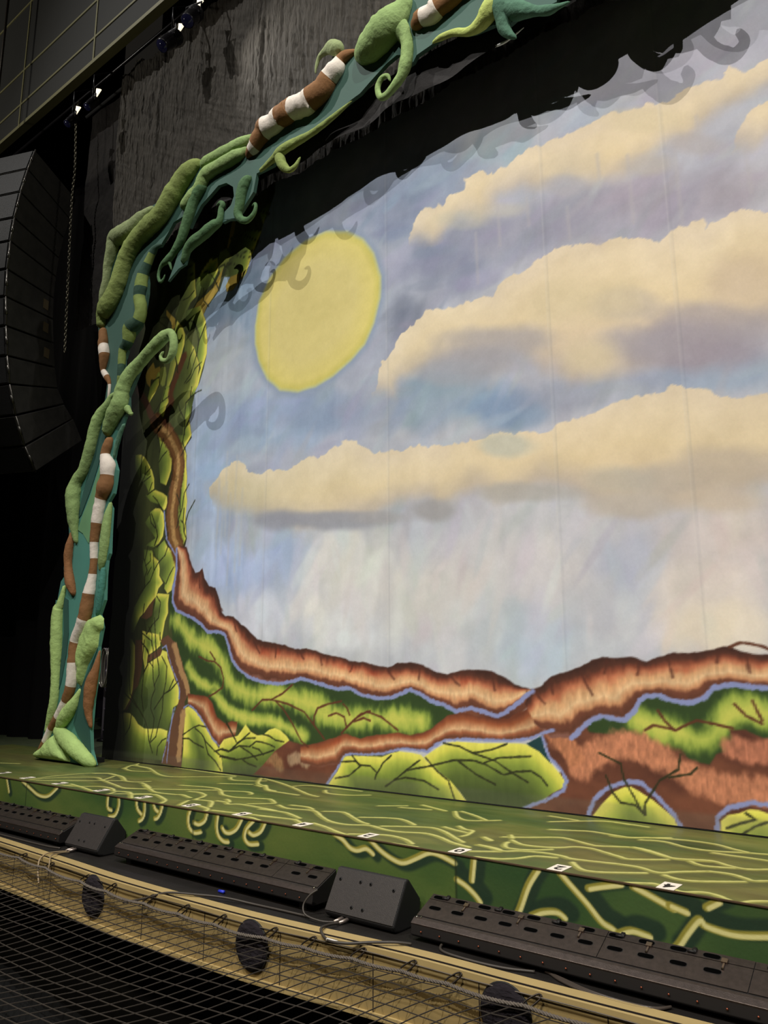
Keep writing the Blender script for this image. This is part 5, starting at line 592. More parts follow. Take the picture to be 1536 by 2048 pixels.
# a soft fade to black down the left edge, and the dusty hem
e = D['EDGE']
ex = np.interp(V, [q[1] for q in e][::-1], [q[0] for q in e][::-1])
k = sstep(-0.02, 0.55, U - ex + 0.10 * fbm(U * 3, V * 1.2))[..., None]
cl.img = cl.img * k + np.array((10, 11, 8.0)) * (1 - k)
hem = (sstep(0.13, 0.09, V + 0.02 * fbm(U * 2, V)) * 0.30 * (0.7 + fbm(U * 3, V * 9)))[..., None]
cl.img = cl.img * (1 - hem) + np.array((120, 118, 104.0)) * hem
billow = lambda u, v: YC + 0.012 * fbm(u * 0.9, v * 0.15, 3) + 0.006 * fbm(u * 5, v * 0.6 + 3, 3)
curtain = cl.mesh('painted_drop_cloth', lambda u, v: (u, billow(u, v), v), M_CLOTH)
tag(curtain, 'tall painted stage cloth with yellow moon, cream clouds and red rock ridge', 'stage backdrop')
pole = MB()
pole.tube([(-5.93, YC + 0.005, 0.006), (2.75, YC + 0.005, 0.006)], 0.005, 8)
pole.build('hem_pole', M_BLACK, curtain)
del cl

# ------------------------------------------------------------------ stage deck and painted fascia
fl = Paint(axis((-8.6, -2.0, 0.012), (-2.0, 2.7, 0.008)), axis((0.0, 1.75, 0.0075)), (100, 108, 58))
U, V = fl.U, fl.V
fl.img[:] = fl.ramp(fbm(U * 1.1, V * 2.2, 4) + .5, [(0.2, (52, 74, 42)), (0.42, (80, 94, 48)), (0.6, (104, 106, 56)), (0.85, (84, 80, 50))])
fl.img += (fbm(U * 4, V * 22, 3) * 22)[..., None]
dk = sstep(-4.6, -6.6, U)[..., None]
fl.img = fl.img * (1 - 0.4 * dk) + np.array((76, 76, 38.0)) * 0.4 * dk
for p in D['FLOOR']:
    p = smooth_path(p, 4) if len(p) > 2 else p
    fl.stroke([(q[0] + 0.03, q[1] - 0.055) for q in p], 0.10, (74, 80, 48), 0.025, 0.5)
for p in D['FLOOR']:
    p = smooth_path(p, 4) if len(p) > 2 else p
    fl.stroke([(q[0], q[1] - 0.010) for q in p], 0.042, (146, 146, 74), 0.006, 0.8, False, 0.004)
    fl.stroke([(q[0], q[1] + 0.006) for q in p], 0.022, (200, 198, 122), 0.006, 0.9, False, 0.004)
fl.stroke([(-8.6, 0.0), (2.7, 0.0)], 0.02, (70, 52, 30), 0.004, 0.9)
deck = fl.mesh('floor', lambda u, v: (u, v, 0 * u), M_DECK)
tag(deck, 'stage floor painted green with winding cream vine lines', 'stage floor', kind='structure')
b = MB()
b.box((-14, 1.75, -0.05), (6, 9, -0.001))
b.box((-14, 0.0, -0.05), (-8.6, 1.75, -0.001))
b.box((-14, 0.02, -0.38), (6, 1.75, -0.01))
b.build('deck_base', mat('back_deck_paint', (62, 70, 46), 0.6, vary=0.2), deck)
del fl

fa = Paint(axis((-8.6, -2.0, 0.012), (-2.0, 2.7, 0.007)), axis((-0.42, 0.0, 0.0055)), (70, 92, 44))
U, V = fa.U, fa.V
fa.img[:] = fa.ramp(fbm(U * 1.2, V * 2.4, 4) + .5, [(0.25, (50, 78, 40)), (0.5, (72, 94, 44)), (0.8, (98, 110, 52))])
gg = sstep(-4.7, -5.3, U)[..., None]
fa.img = fa.img * (1 - .6 * gg) + np.array((104, 112, 44.0)) * .6 * gg
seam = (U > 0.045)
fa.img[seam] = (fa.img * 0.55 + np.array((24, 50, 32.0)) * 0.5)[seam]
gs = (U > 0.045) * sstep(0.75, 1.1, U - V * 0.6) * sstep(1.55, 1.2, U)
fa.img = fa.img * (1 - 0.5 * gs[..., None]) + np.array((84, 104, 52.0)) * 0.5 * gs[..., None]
for p in D['FASCIA']:
    p = smooth_path(p, 4) if len(p) > 2 else p
    wd = 0.07 if p[0][0] > 0.04 else 0.05
    fa.stroke([(q[0] + 0.035, q[1] - 0.012 if p[0][0] < 0.04 else q[1] + 0.03) for q in p], wd * 1.3, (34, 52, 38), 0.012, 0.9)
for p in D['FASCIA']:
    p = smooth_path(p, 4) if len(p) > 2 else p
    fa.stroke([(q[0] - 0.004, q[1]) for q in p], 0.036, (150, 140, 56), 0.005, 0.95)
    fa.stroke([(q[0] + 0.006, q[1] - 0.004) for q in p], 0.021, (220, 212, 142), 0.005, 0.95)
for x in (0.045, -2.27, -4.75):
    fa.stroke([(x, -0.42), (x, 0)], 0.012, (30, 40, 22), 0.004, 0.7)
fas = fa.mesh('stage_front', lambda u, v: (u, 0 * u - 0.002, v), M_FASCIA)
tag(fas, 'green painted stage front with cream looping vines', 'stage front', kind='structure')
b = MB()
b.box((-8.6, -0.007, -0.005), (2.7, 0.003, 0.001))
b.build('nosing', mat('worn_wood_edge', (66, 48, 28), 0.7, vary=0.3, scale=12), fas)
del fa, U, V

# ------------------------------------------------------------------ numbered cards along the stage edge
M_CARD = mat('white_card', (232, 222, 208), 0.7)
M_INK = mat('black_ink', (22, 20, 20), 0.7)
ORD = {0: 'zero at the centre line', 1: 'first', 2: 'second', 3: 'third', 4: 'fourth', 5: 'fifth', 6: 'sixth', 7: 'seventh', 8: 'eighth', 9: 'ninth'}
for num, x, y, side in CARDS:
    root = empty('number_card', (x, y, 0.001))
    where = 'lying at the centre of the stage edge' if side == '' else f'lying on the stage edge {side} of centre'
    tag(root, f'small white card with a black {num}, {where}', 'card', 'numbered cards along the stage edge')
    b = MB()
    b.box((x - 0.042, y - 0.062, 0.001), (x + 0.042, y + 0.062, 0.003))
    b.build('card', M_CARD, root)
    cu = bpy.data.curves.new('numeral', 'FONT')
    cu.body = str(num)
    cu.size = 0.10 if num < 10 else 0.075
    cu.align_x = 'CENTER'
    cu.align_y = 'CENTER'
    cu.extrude = 0.0004
    cu.offset = 0.003
    to = bpy.data.objects.new('numeral_source', cu)
    COL.objects.link(to)
    bpy.context.view_layer.update()
    me = bpy.data.meshes.new_from_object(to.evaluated_get(bpy.context.evaluated_depsgraph_get()))
    bpy.data.objects.remove(to, do_unlink=True)
    R = Matrix.Translation((x, y, 0.0034)) @ Matrix.Rotation(math.pi, 4, 'Z')
    me.transform(R)
    link('numeral', me, M_INK, root)

# ------------------------------------------------------------------ pit: ledge, curved rail wall
RAILP = [(-9.5, -0.28), (-6.5, -0.33), (-4.3, -0.42), (-3.15, -0.47), (-2.25, -0.515), (-1.05, -0.50), (0.0, -0.415), (0.7, -0.40), (1.35, -0.375), (2.2, -0.34), (3.2, -0.29)]
RAIL = smooth_path(RAILP, 5)


def rail_y(x):
    return float(np.interp(x, RAIL[:, 0], RAIL[:, 1]))


def sweep(mb, prof, mi=0, path=RAIL):
    """profile of (out towards the house, z) carried along the rail curve"""
    n = len(prof)
    vs, fs = [], []
    for i, (x, y) in enumerate(path):
        vs += [(x, y - o, z) for o, z in prof]
    for i in range(len(path) - 1):
        for j in range(n):
            a, b2 = i * n + j, i * n + (j + 1) % n
            fs.append((a, b2, b2 + n, a + n))
    fs += [tuple(range(n)), tuple(range((len(path) - 1) * n, len(path) * n))[::-1]]
    mb.add(vs, fs, mi)


b = MB()
sweep(b, [(-0.03, -0.385), (0.044, -0.385), (0.044, -0.402), (-0.03, -0.402)], 1)
sweep(b, [(0.036, -0.399), (0.072, -0.399), (0.072, -0.412), (0.036, -0.412)], 2)
sweep(b, [(0.0435, -0.3852), (0.0470, -0.3852), (0.0470, -0.408), (0.0435, -0.408)], 2)
sweep(b, [(0.066, -0.385), (0.085, -0.385), (0.085, -0.414), (0.066, -0.414)], 1)
sweep(b, [(0.0, -0.40), (0.078, -0.40), (0.078, -0.69), (0.0, -0.69)], 0)
sweep(b, [(-0.01, -0.685), (0.092, -0.685), (0.092, -0.715), (-0.01, -0.715)], 1)
for x in np.arange(-8.2, 2.6, 0.62):
    y = rail_y(x)
    b.box((x - 0.0025, y - 0.0795, -0.685), (x + 0.0025, y - 0.07, -0.412), 2)
rail = b.build('wall_pit', [M_BEIGE, M_BEIGE2, M_GROOVE])
tag(rail, 'curved beige orchestra pit wall with a dark groove along its top', 'pit wall', kind='structure')
b = MB()
vs, fs = [], []
for x, y in RAIL:
    vs += [(x, y + 0.028, -0.40), (x, 0.01, -0.40)]
for i in range(len(RAIL) - 1):
    fs.append((2 * i, 2 * i + 2, 2 * i + 3, 2 * i + 1))
b.add(vs, fs)
ledge = b.build('floor_ledge', mat('black_ledge_paint', (24, 21, 19), 0.5, vary=0.4, scale=7, bump=0.1))
tag(ledge, 'black ledge between the stage front and the pit wall', 'ledge', kind='structure')
b = MB()
b.box((-12, -5.5, -2.7), (6, 1.7, -2.6))
b.box((-12, 0.0, -2.6), (6, 0.08, -0.45))
pf = b.build('floor_pit', M_VOID)
tag(pf, 'dark orchestra pit floor', 'pit floor', kind='structure')
# a dark cabinet down in the pit
b = MB()
b.box((-3.0, -1.95, -2.598), (-2.25, -1.5, -1.15))
b.box((-3.02, -1.97, -1.15), (-2.23, -1.48, -1.12))
pc = b.build('equipment_cabinet', mat('dull_red_brown_paint', (70, 42, 38), 0.7, vary=0.2), bevel=0.01)
tag(pc, 'dull red-brown cabinet standing in the dark pit below the net', 'cabinet')

# ------------------------------------------------------------------ round padded covers on the pit wall
M_PAD = mat('black_fabric', (34, 30, 34), 0.95, vary=0.3, scale=30, bump=0.7, bscale=22, stretch=(1, 1, 3), spec=0.15)
M_PADRIM = mat('black_rim', (16, 15, 15), 0.7)


def round_cover(x, label):
    y = rail_y(x) - 0.082
    root = empty('round_cover', (x, y, -0.52))
    tag(root, label, 'cover', 'round covers on the pit wall')
    n = 40
    b = MB()
    vs, fs = [], []
    prof = [(0.0, 0.030), (0.04, 0.031), (0.08, 0.029), (0.110, 0.025), (0.126, 0.014), (0.128, 0.0)]
    for r, o in prof[1:]:
        for j in range(n):
            w = 2 * math.pi * j / n
            bump = 0.004 * math.sin(5 * w + r * 60) * math.sin(r * 90) if o > 0.02 else 0
            vs.append((x + r * math.cos(w), y - o - bump, -0.52 + r * 1.04 * math.sin(w)))
    vs.append((x, y - prof[0][1], -0.52))
    for k in range(len(prof) - 2):
        for j in range(n):
            fs.append((k * n + j, k * n + (j + 1) % n, (k + 1) * n + (j + 1) % n, (k + 1) * n + j))
    for j in range(n):
        fs.append((len(vs) - 1, (j + 1) % n, j))
    b.add(vs, fs)
    b.build('fabric_face', M_PAD, root, True)
    b = MB()
    b.tube([(x + 0.128 * math.cos(2 * math.pi * j / n), y - 0.004, -0.52 + 0.133 * math.sin(2 * math.pi * j / n)) for j in range(n)], 0.006, 6, 0, True)
    b.build('rim', M_PADRIM, root, True)


round_cover(-2.585, 'round black cover on the pit wall below the smaller far monitor')
round_cover(-0.968, 'round black cover on the pit wall left of the nearer monitor speaker')
round_cover(0.622, 'round black cover on the pit wall under the right lighting strip')

# ------------------------------------------------------------------ net, rope, wire, carabiners
M_NET = mat('net_cord', (48, 41, 34), 0.8)
M_ROPE = mat('grey_rope', (88, 80, 72), 0.8, vary=0.25, scale=60)
M_WIRE = mat('dark_steel_wire', (70, 62, 52), 0.45, 0.6)
M_STEEL = mat('dark_carabiner_steel', (64, 58, 54), 0.35, 0.85)
CX = [-7.6, -6.9, -6.2, -5.5, -4.85, -4.25] + [c[0] for c in CARABINERS] + [1.12, 1.55, 2.0]


def rope_pt(x):
    i = np.searchsorted(CX, x)
    sag = 0.0
    if 0 < i < len(CX):
        t = (x - CX[i - 1]) / (CX[i] - CX[i - 1])
        sag = 0.055 * 4 * t * (1 - t) * (CX[i] - CX[i - 1])
    z = float(np.interp(x, [-7.6, -3.7, -2.3, -1.0, 0.1, 0.75, 2.0], [-0.425, -0.425, -0.445, -0.448, -0.442, -0.442, -0.44]))
    return Vector((x, rail_y(x) - 0.125, z - 0.35 * sag)) + Vector((0, -0.5 * sag, 0))


net = empty('safety_net', rope_pt(-1.0))
tag(net, 'black square-mesh safety net stretched over the orchestra pit from the beige wall', 'net')
b = MB()
xs = np.arange(-7.5, 2.0, 0.0125)
base_r = [rope_pt(x) for x in xs]
for k in range(3):
    b.tube([p + Vector((0, 0.0058 * math.cos(x * 120 + k * 2.094), 0.0058 * math.sin(x * 120 + k * 2.094))) for p, x in zip(base_r, xs)], 0.0052, 5)
b.build('border_rope', M_ROPE, net, True)


def net_pt(x, d):
    r = rope_pt(x)
    f = Vector((x, rail_y(x) - 0.125, -0.44))
    k_ = float(sstep(0.0, 0.35, np.float64(d)))
    p = r.lerp(f, k_)
    return Vector((x, p.y - d, p.z - 0.012 - 0.10 * float(sstep(0, 0.9, np.float64(d))) + 0.006 * math.sin(x * 3.1 + d * 4) * min(1, d * 2)))


b = MB()
PN = 0.094
for k in range(32):
    d = 0.012 + PN * k
    b.tube([net_pt(x, d + 0.003 * math.sin(x * 9 + k)) for x in np.arange(-7.5, 2.0, 0.11)], 0.0027, 4)
for k in range(112):
    x0 = -7.5 + PN * k
    pts = [net_pt(x0 - 0.38 * d, d) for d in np.arange(0, 2.95, 0.11) if x0 - 0.38 * d > -7.5]
    if len(pts) > 1: b.tube(pts, 0.0027, 4)
nm = b.build('mesh_cords', M_NET, net)

b = MB()
b.tube([(x, rail_y(x) - 0.096, -0.408 - 0.004 * math.sin(x * 5)) for x in np.arange(-7.6, 2.2, 0.15)], 0.0035, 6)
w = b.build('steel_wire', M_WIRE)
tag(w, 'thin steel wire strung along the beige pit wall behind the carabiners', 'wire')

ORDN = ['first', 'second', 'third', 'fourth', 'fifth', 'sixth', 'seventh', 'eighth', 'ninth', 'tenth', 'eleventh', 'twelfth', 'thirteenth']
for i, (x, z) in enumerate(CARABINERS):
    r = rope_pt(x)
    top = Vector((x + 0.055, rail_y(x + 0.055) - 0.094, -0.400))
    root = empty('carabiner', r)
    tag(root, f'dark steel carabiner clipping net rope to wall wire, {ORDN[i]} counted from the left', 'carabiner', 'carabiners along the pit net edge')
    ax = top - r
    L = ax.length + 0.018
    ax.normalize()
    sd = Vector((0.5, -0.35, 0.65)).cross(ax).normalized()
    c0 = (top + r) / 2
    loop = []
    for j in range(28):
        w_ = 2 * math.pi * j / 28
        cx = math.copysign(abs(math.cos(w_)) ** 0.55, math.cos(w_))
        loop.append(c0 + ax * (cx * L / 2) + sd * (math.sin(w_) * 0.013 * (1.15 - 0.25 * cx)))
    b = MB()
    b.tube(loop[3:] + loop[:1], 0.0042, 6)
    b.build('body', M_STEEL, root, True)
    b = MB()
    b.tube([loop[0], loop[2], loop[3]], 0.0032, 6)
    b.build('gate', M_STEEL, root, True)

# ------------------------------------------------------------------ lighting strips in front of the stage
M_CASE = mat('black_powder_coat', (78, 69, 65), 0.38, 0.75, vary=0.22, scale=40, bump=0.10, bscale=220, spec=0.6)
M_CASE2 = mat('black_case_side', (22, 18, 17), 0.6, 0.1)
M_SLOT = mat('slot_black', (3, 3, 3), 0.9, spec=0.02)
M_CHROME = mat('latch_steel', (150, 132, 120), 0.25, 0.95)
M_RIVET = mat('copper_rivet', (150, 84, 60), 0.4, 0.8)
M_SCREW = mat('bright_screw', (226, 220, 210), 0.15, 1.0)


def light_strip(x0, x1, label, dz=0.0, seams=()):
    zt = -0.205 + dz
    root = empty('lighting_strip', ((x0 + x1) / 2, -0.16, -0.40))
    tag(root, label, 'stage light', 'lighting strips along the stage front')
    BT, FT, FM, FB = (-0.05, zt), (-0.235, zt - 0.082), (-0.262, zt - 0.098), (-0.268, zt - 0.152)
    b = MB()
    b.prism([BT, FT, FM, FB, (-0.25, zt - 0.165), (-0.05, zt - 0.165)], x0, x1)
    hs = b.build('housing', M_CASE2, root, bevel=0.004)
    n = Vector((0, FT[0] - BT[0], FT[1] - BT[1])).normalized()           # down the lid
    up = Vector((1, 0, 0)).cross(n) * -1
    if up.z < 0: up = -up
    O = Vector((0, BT[0], BT[1]))

    def P(x, s_, h): return Vector((x, 0, 0)) + O + n * s_ + up * h
    Lw = math.hypot(FT[0] - BT[0], FT[1] - BT[1])
    pitch = 0.144
    cuts = [x0 + 0.004] + [x for x in seams if x0 < x < x1] + [x1 - 0.004]
    for a, c in zip(cuts, cuts[1:]):                                     # hinged lid plates with two rows of slots
        for s0, s1 in ((0.004, 0.045), (0.049, Lw - 0.022)):
            b = MB()
            cs = [P(a + 0.002, s0, 0), P(c - 0.002, s0, 0), P(c - 0.002, s1, 0), P(a + 0.002, s1, 0)]
            vs = [p for p in cs] + [p + up * 0.005 for p in cs]
            b.add(vs, [(3, 2, 1, 0), (4, 5, 6, 7), (0, 1, 5, 4), (1, 2, 6, 5), (2, 3, 7, 6), (3, 0, 4, 7)], 0)
            rows = (0.026,) if s0 < 0.02 else (0.108,)
            x = math.ceil((a - x0 - 0.06) / pitch) * pitch + x0 + 0.06
            while x < c - 0.05:
                for rr in rows:
                    off = 0.0 if rr < 0.05 else 0.02
                    for sgn, h_, mi, gw, gh in ((1, 0.0056, 2, 0.039, 0.0150), (1, 0.0064, 1, 0.036, 0.0125)):
                        ring = []
                        for j in range(16):
                            w_ = 2 * math.pi * j / 16
                            ring.append(P(x + off + gw * math.copysign(abs(math.cos(w_)) ** .5, math.cos(w_)), rr + gh * math.copysign(abs(math.sin(w_)) ** .7, math.sin(w_)), h_))
                        b.add(ring, [tuple(range(16))], mi)
                x += pitch
            b.build('lid_plate', [M_CASE, M_SLOT, M_CASE2], root)
    b = MB()                                                             # front lip
    b.prism([(FT[0] + 0.012, FT[1] + 0.010), (FT[0] - 0.004, FT[1] + 0.004), (FM[0] - 0.004, FM[1] + 0.002), (FM[0], FM[1] - 0.008), (FT[0] + 0.004, FT[1] - 0.004)], x0, x1)
    b.build('front_lip', M_CASE, root, bevel=0.002)
    k = 0
    x = x0 + 0.10
    while x < x1 - 0.05:
        b = MB()
        if k % 2 == 0:                                                   # hinge
            b.tube([P(x - 0.016, 0.030, 0.011), P(x + 0.016, 0.030, 0.011)], 0.006, 8)
            b.box((-0.009, -0.014, 0), (0.009, 0.014, 0.012), 0, Matrix.Translation(P(x + 0.012, 0.018, 0.002)) @ Matrix(((1, 0, 0), tuple(-n), tuple(up))).transposed().to_4x4())
            b.build('hinge', M_CASE2, root, True)
        else:                                                            # latch
            Mx = Matrix.Translation(P(x, 0.050, 0.004)) @ Matrix(((1, 0, 0), tuple(-n), tuple(up))).transposed().to_4x4()
            b.box((-0.013, -0.004, 0), (0.013, 0.020, 0.010), 0, Mx)
            b.box((-0.004, -0.034, 0), (0.004, 0.0, 0.007), 0, Mx)
            b.tube([Mx @ Vector((0, -0.034, 0.004)), Mx @ Vector((0, -0.042, 0.006))], 0.005, 8)
            b.build('latch', M_CHROME, root)
        k += 1
        x += pitch * (1.0 if k % 2 else 1.28)
    x = x0 + 0.07
    while x < x1 - 0.02:
        b = MB()
        c_ = Vector((x, FB[0] - 0.0005, FB[1] + 0.022))
        b.tube([c_, c_ + Vector((0, -0.004, 0))], 0.0045, 8)
        b.build('rivet', M_RIVET, hs, True)
        x += 0.118
    for x in (x0 + 0.018, x0 + 0.045, x1 - 0.018):
        b = MB()
        b.tube([P(x, Lw - 0.006, 0.0), P(x, Lw - 0.006, 0.013)], 0.0055, 8)
        b.build('corner_screw', M_SCREW, root, True)
    for fx in (x0 + 0.12, x1 - 0.12):
        b = MB()
        b.box((fx - 0.03, -0.22, -0.40), (fx + 0.03, -0.07, zt - 0.160))
        b.build('foot', M_CASE2, root)


light_strip(-0.075, 2.3, 'black lighting strip on the ledge, right of the nearer monitor, gleaming at its right end', -0.010, (0.95, 1.6))
light_strip(-2.86, -0.80, 'black lighting strip on the ledge between the two monitor speakers', 0.012, (-2.45, -2.0, -1.2))
light_strip(-6.6, -3.66, 'black lighting strip on the ledge left of the far monitor speaker', 0.0, (-5.6, -4.7))

# ------------------------------------------------------------------ wedge monitor speakers
M_SPK = mat('black_speaker_paint', (42, 37, 35), 0.55, 0, vary=0.2, scale=50, bump=0.15, bscale=260)
M_SPKSIDE = mat('black_speaker_side', (20, 18, 18), 0.7)
M_CONN = mat('connector_metal', (170, 156, 146), 0.35, 0.8)
M_CABLE = mat('grey_black_cable', (58, 52, 46), 0.5)


def monitor(x0, x1, label, prof):
    root = empty('monitor_speaker', ((x0 + x1) / 2, -0.15, -0.40))
    tag(root, label, 'speaker', 'stage monitor speakers on the ledge')
    b = MB()
    b.prism(prof, x0, x1)
    b.build('cabinet', M_SPKSIDE, root, bevel=0.012)
    A, B = Vector((0, *prof[0])), Vector((0, *prof[1]))
    n = (B - A).normalized()
    L = (B - A).length
    up = Vector((0, n.z, -n.y))
    if up.y > 0: up = -up
    P = lambda x, s_, h: Vector((x, 0, 0)) + A + n * s_ + up * h
    b = MB()
    cs = [P(x0 + .006, .008, 0), P(x1 - .006, .008, 0), P(x1 - .006, L - .008, 0), P(x0 + .006, L - .008, 0)]
    vs = cs + [p + up * 0.004 for p in cs]
    b.add(vs, [(3, 2, 1, 0), (4, 5, 6, 7), (0, 1, 5, 4), (1, 2, 6, 5), (2, 3, 7, 6), (3, 0, 4, 7)])
    bpn = b.build('base_panel', M_SPK, root, bevel=0.002)
    W = x1 - x0
    for fx, fs in ((.10, .27), (.40, .25), (.55, .25), (.88, .28), (.38, .80), (.54, .80)):
        b = MB()
        c_ = P(x0 + W * fx, L * fs, 0.004)
        b.tube([c_, c_ + up * 0.003], 0.010, 12, 0)
        b.tube([c_ + up * 0.003, c_ + up * 0.0035], 0.005, 10, 1)
        b.build('screw_cup', [M_SPKSIDE, M_SLOT], bpn, True)
    by, bz = prof[2]
    for k in range(2):
        cx = x0 + W * (0.27 + 0.075 * k)
        b = MB()
        q = Vector((cx, by - 0.010, bz + 0.014))
        b.tube([q, q + Vector((-0.010, -0.028, -0.006)), q + Vector((-0.018, -0.062, -0.010))], [0.010, 0.011, 0.008], 10)
        b.build('connector', M_CONN, root, True)
    return P


monitor(-0.70, -0.19, 'larger black wedge monitor speaker between the lighting strips, seen from behind', [(-0.145, -0.140), (-0.272, -0.362), (-0.245, -0.392), (-0.20, -0.40), (-0.02, -0.40), (-0.01, -0.265), (-0.12, -0.142)])
monitor(-3.56, -3.09, 'smaller black wedge monitor speaker far along the ledge at left', [(-0.13, -0.135), (-0.272, -0.355), (-0.245, -0.388), (-0.20, -0.40), (-0.02, -0.40), (-0.01, -0.25), (-0.10, -0.137)])


def cable(pts, r, label, m=M_CABLE, extra=None):
    b = MB()
    b.tube(smooth_path(pts, 8), r, 7)
    o = b.build('cable', m, None, True)
    tag(o, label, 'cable', 'cables around the pit ledge')
    return o


cable([(-0.58, -0.315, -0.389), (-0.64, -0.36, -0.385), (-0.75, -0.37, -0.37), (-0.79, -0.35, -0.33), (-0.77, -0.32, -0.28), (-0.735, -0.29, -0.25)], 0.0055, 'dark cable looping from the left plug of the nearer monitor speaker')
cc = cable([(-0.542, -0.315, -0.389), (-0.545, -0.40, -0.378), (-0.51, -0.50, -0.370), (-0.40, -0.565, -0.385), (-0.28, -0.56, -0.380), (-0.16, -0.49, -0.370), (-0.06, -0.42, -0.368), (0.0, -0.36, -0.380)], 0.0075, 'thick grey cable with white tape under the nearer monitor speaker')
b = MB()
b.tube([(-0.405, -0.563, -0.385), (-0.33, -0.566, -0.384)], 0.009, 8, 0)
b.build('tape_band', mat('white_cable_tape', (216, 214, 210), 0.5), cc, True)
cable([(-3.44, -0.315, -0.389), (-3.43, -0.42, -0.376), (-3.40, -0.51, -0.370), (-3.37, -0.575, -0.40), (-3.33, -0.60, -0.47), (-3.27, -0.62, -0.54)], 0.006, 'pale cable dropping from the far monitor speaker over the pit wall', mat('pale_cable', (150, 130, 100), 0.5))
cable([(-3.40, -0.315, -0.389), (-3.36, -0.42, -0.374), (-3.30, -0.52, -0.366), (-3.22, -0.575, -0.39), (-3.20, -0.59, -0.48)], 0.005, 'thin pale cable looped beside the far monitor speaker', mat('pale_cable_two', (146, 128, 100), 0.5))
cable([(-2.12, -0.66, -0.47), (-1.93, -0.625, -0.42), (-1.78, -0.575, -0.374), (-1.6, -0.50, -0.370), (-1.4, -0.42, -0.374), (-1.2, -0.36, -0.391), (-0.95, -0.34, -0.391), (-0.76, -0.33, -0.391)], 0.007, 'dark cable running from the net over the wall to the nearer monitor speaker')
cable([(0.13, -0.22, -0.37), (0.12, -0.27, -0.39), (0.18, -0.32, -0.393), (0.35, -0.335, -0.393), (0.52, -0.32, -0.393), (0.66, -0.27, -0.393)], 0.007, 'black cable bowed under the left end of the right lighting strip')
for k in range(3):
    cable([(0.70 + .01 * k, -0.24, -0.392), (0.80, -0.27 - .012 * k, -0.392), (0.95, -0.325 - .014 * k, -0.391), (1.10, -0.345 - .014 * k, -0.391), (1.24, -0.33 - .012 * k, -0.391), (1.30, -0.27, -0.391)], 0.0065,
          ['innermost', 'middle', 'outermost'][k] + ' of three dark cables curving on the ledge before the right strip', mat('glossy_cable', (64, 56, 50), 0.3))
cable([(-7.0, -0.30, -0.393), (-5.6, -0.31, -0.393), (-4.5, -0.32, -0.393), (-3.8, -0.31, -0.393), (-3.6, -0.28, -0.393)], 0.008, 'black cable lying along the ledge before the left lighting strip')
bt = MB()
bt.tube([(-1.60, -0.30, -0.392), (-1.54, -0.31, -0.386)], 0.010, 8)
btx = bt.build('connector_cap', mat('blue_connector', (44, 60, 200), 0.4), None, True)
tag(btx, 'small blue connector lying on the ledge before the middle lighting strip', 'connector')

# ------------------------------------------------------------------ the vine arch
YB = 1.0
GREENS = {'G1': (164, 190, 116), 'G2': (138, 162, 102), 'G3': (146, 158, 112), 'G4': (134, 148, 84), 'G5': (80, 110, 74), 'G6': (176, 188, 104), 'TL': (84, 120, 98), 'TD': (70, 124, 110), 'BR': (138, 96, 62)}
MT = {}
for k_, c_ in GREENS.items():
    MT[k_] = mat('stuffed_cloth_' + {'G1': 'pale_green', 'G2': 'leaf_green', 'G3': 'grey_green', 'G4': 'moss_green', 'G5': 'deep_green', 'G6': 'yellow_green', 'TL': 'sea_green', 'TD': 'dark_teal', 'BR': 'brown'}[k_], c_, 0.85, 0, 0.16, 5, 0.6, 22, spec=0.2)
MT['B'] = mat('brown_stripe_cloth', (132, 94, 60), 0.85, 0, 0.15, 6, 0.3, 26, spec=0.2)
MT['W'] = mat('white_stripe_cloth', (226, 214, 200), 0.85, 0, 0.05, 6, 0.3, 26, spec=0.2)
MT['L'] = mat('light_green_band_cloth', (120, 136, 74), 0.85, 0, 0.12, 6, 0.3, 26, spec=0.2)
MT['D'] = mat('dark_green_band_cloth', (52, 76, 62), 0.85, 0, 0.12, 6, 0.3, 26, spec=0.2)
M_BOARD = mat('teal_board_paint', (74, 130, 116), 0.7, 0, 0.14, 1.6, 0.04, 30)
M_BOARD_DIM = mat('teal_board_paint_dimmed', (56, 90, 78), 0.7, 0, 0.14, 1.6, 0.04, 30)
arch = empty('vine_arch', (-5.9, YB, 0.0))
tag(arch, 'stuffed cloth vine arch with brown and white striped stem standing on the stage edge', 'stage scenery')


def board(outline, thick, parent, name, y0=YB, m_=None):
    pts = [Vector(p) for p in outline]
    n = len(pts)
    vs, es, fs, _, _, _ = delaunay_2d_cdt(pts, [(i, (i + 1) % n) for i in range(n)], [], 0, 1e-5)
    keep = []
    O = np.array(outline)
    for f in fs:
        c = sum((vs[i] for i in f), Vector((0, 0))) / len(f)
        if Paint.inside(np.array([[c.x]]), np.array([[c.y]]), O)[0, 0]: keep.append(tuple(f))
    cnt = {}
    for f in keep:
        for i in range(len(f)):
            e = tuple(sorted((f[i], f[(i + 1) % len(f)])))
            cnt[e] = cnt.get(e, 0) + 1
    m = len(vs)
    V3 = [(v.x, y0, v.y) for v in vs] + [(v.x, y0 + thick, v.y) for v in vs]
    F = [f for f in keep] + [tuple(i + m for i in f[::-1]) for f in keep]
    F += [(a, b2, b2 + m, a + m) for (a, b2), c in cnt.items() if c == 1]
    me = bpy.data.meshes.new(name)
    me.from_pydata(V3, [], F)
    bm = bmesh.new()
    bm.from_mesh(me)
    bmesh.ops.recalc_face_normals(bm, faces=bm.faces)
    bm.to_mesh(me)
    bm.free()
    o = link(name, me, [m_] if m_ else [M_BOARD, M_BOARD_DIM], parent)
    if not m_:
        for p in me.polygons:                                 # darker copy of the teal stands in for dimmer light on the arch head
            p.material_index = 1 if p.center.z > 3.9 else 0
    return o


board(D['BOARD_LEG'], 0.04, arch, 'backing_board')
board(D['BOARD_WEB'], 0.03, arch, 'backing_board')


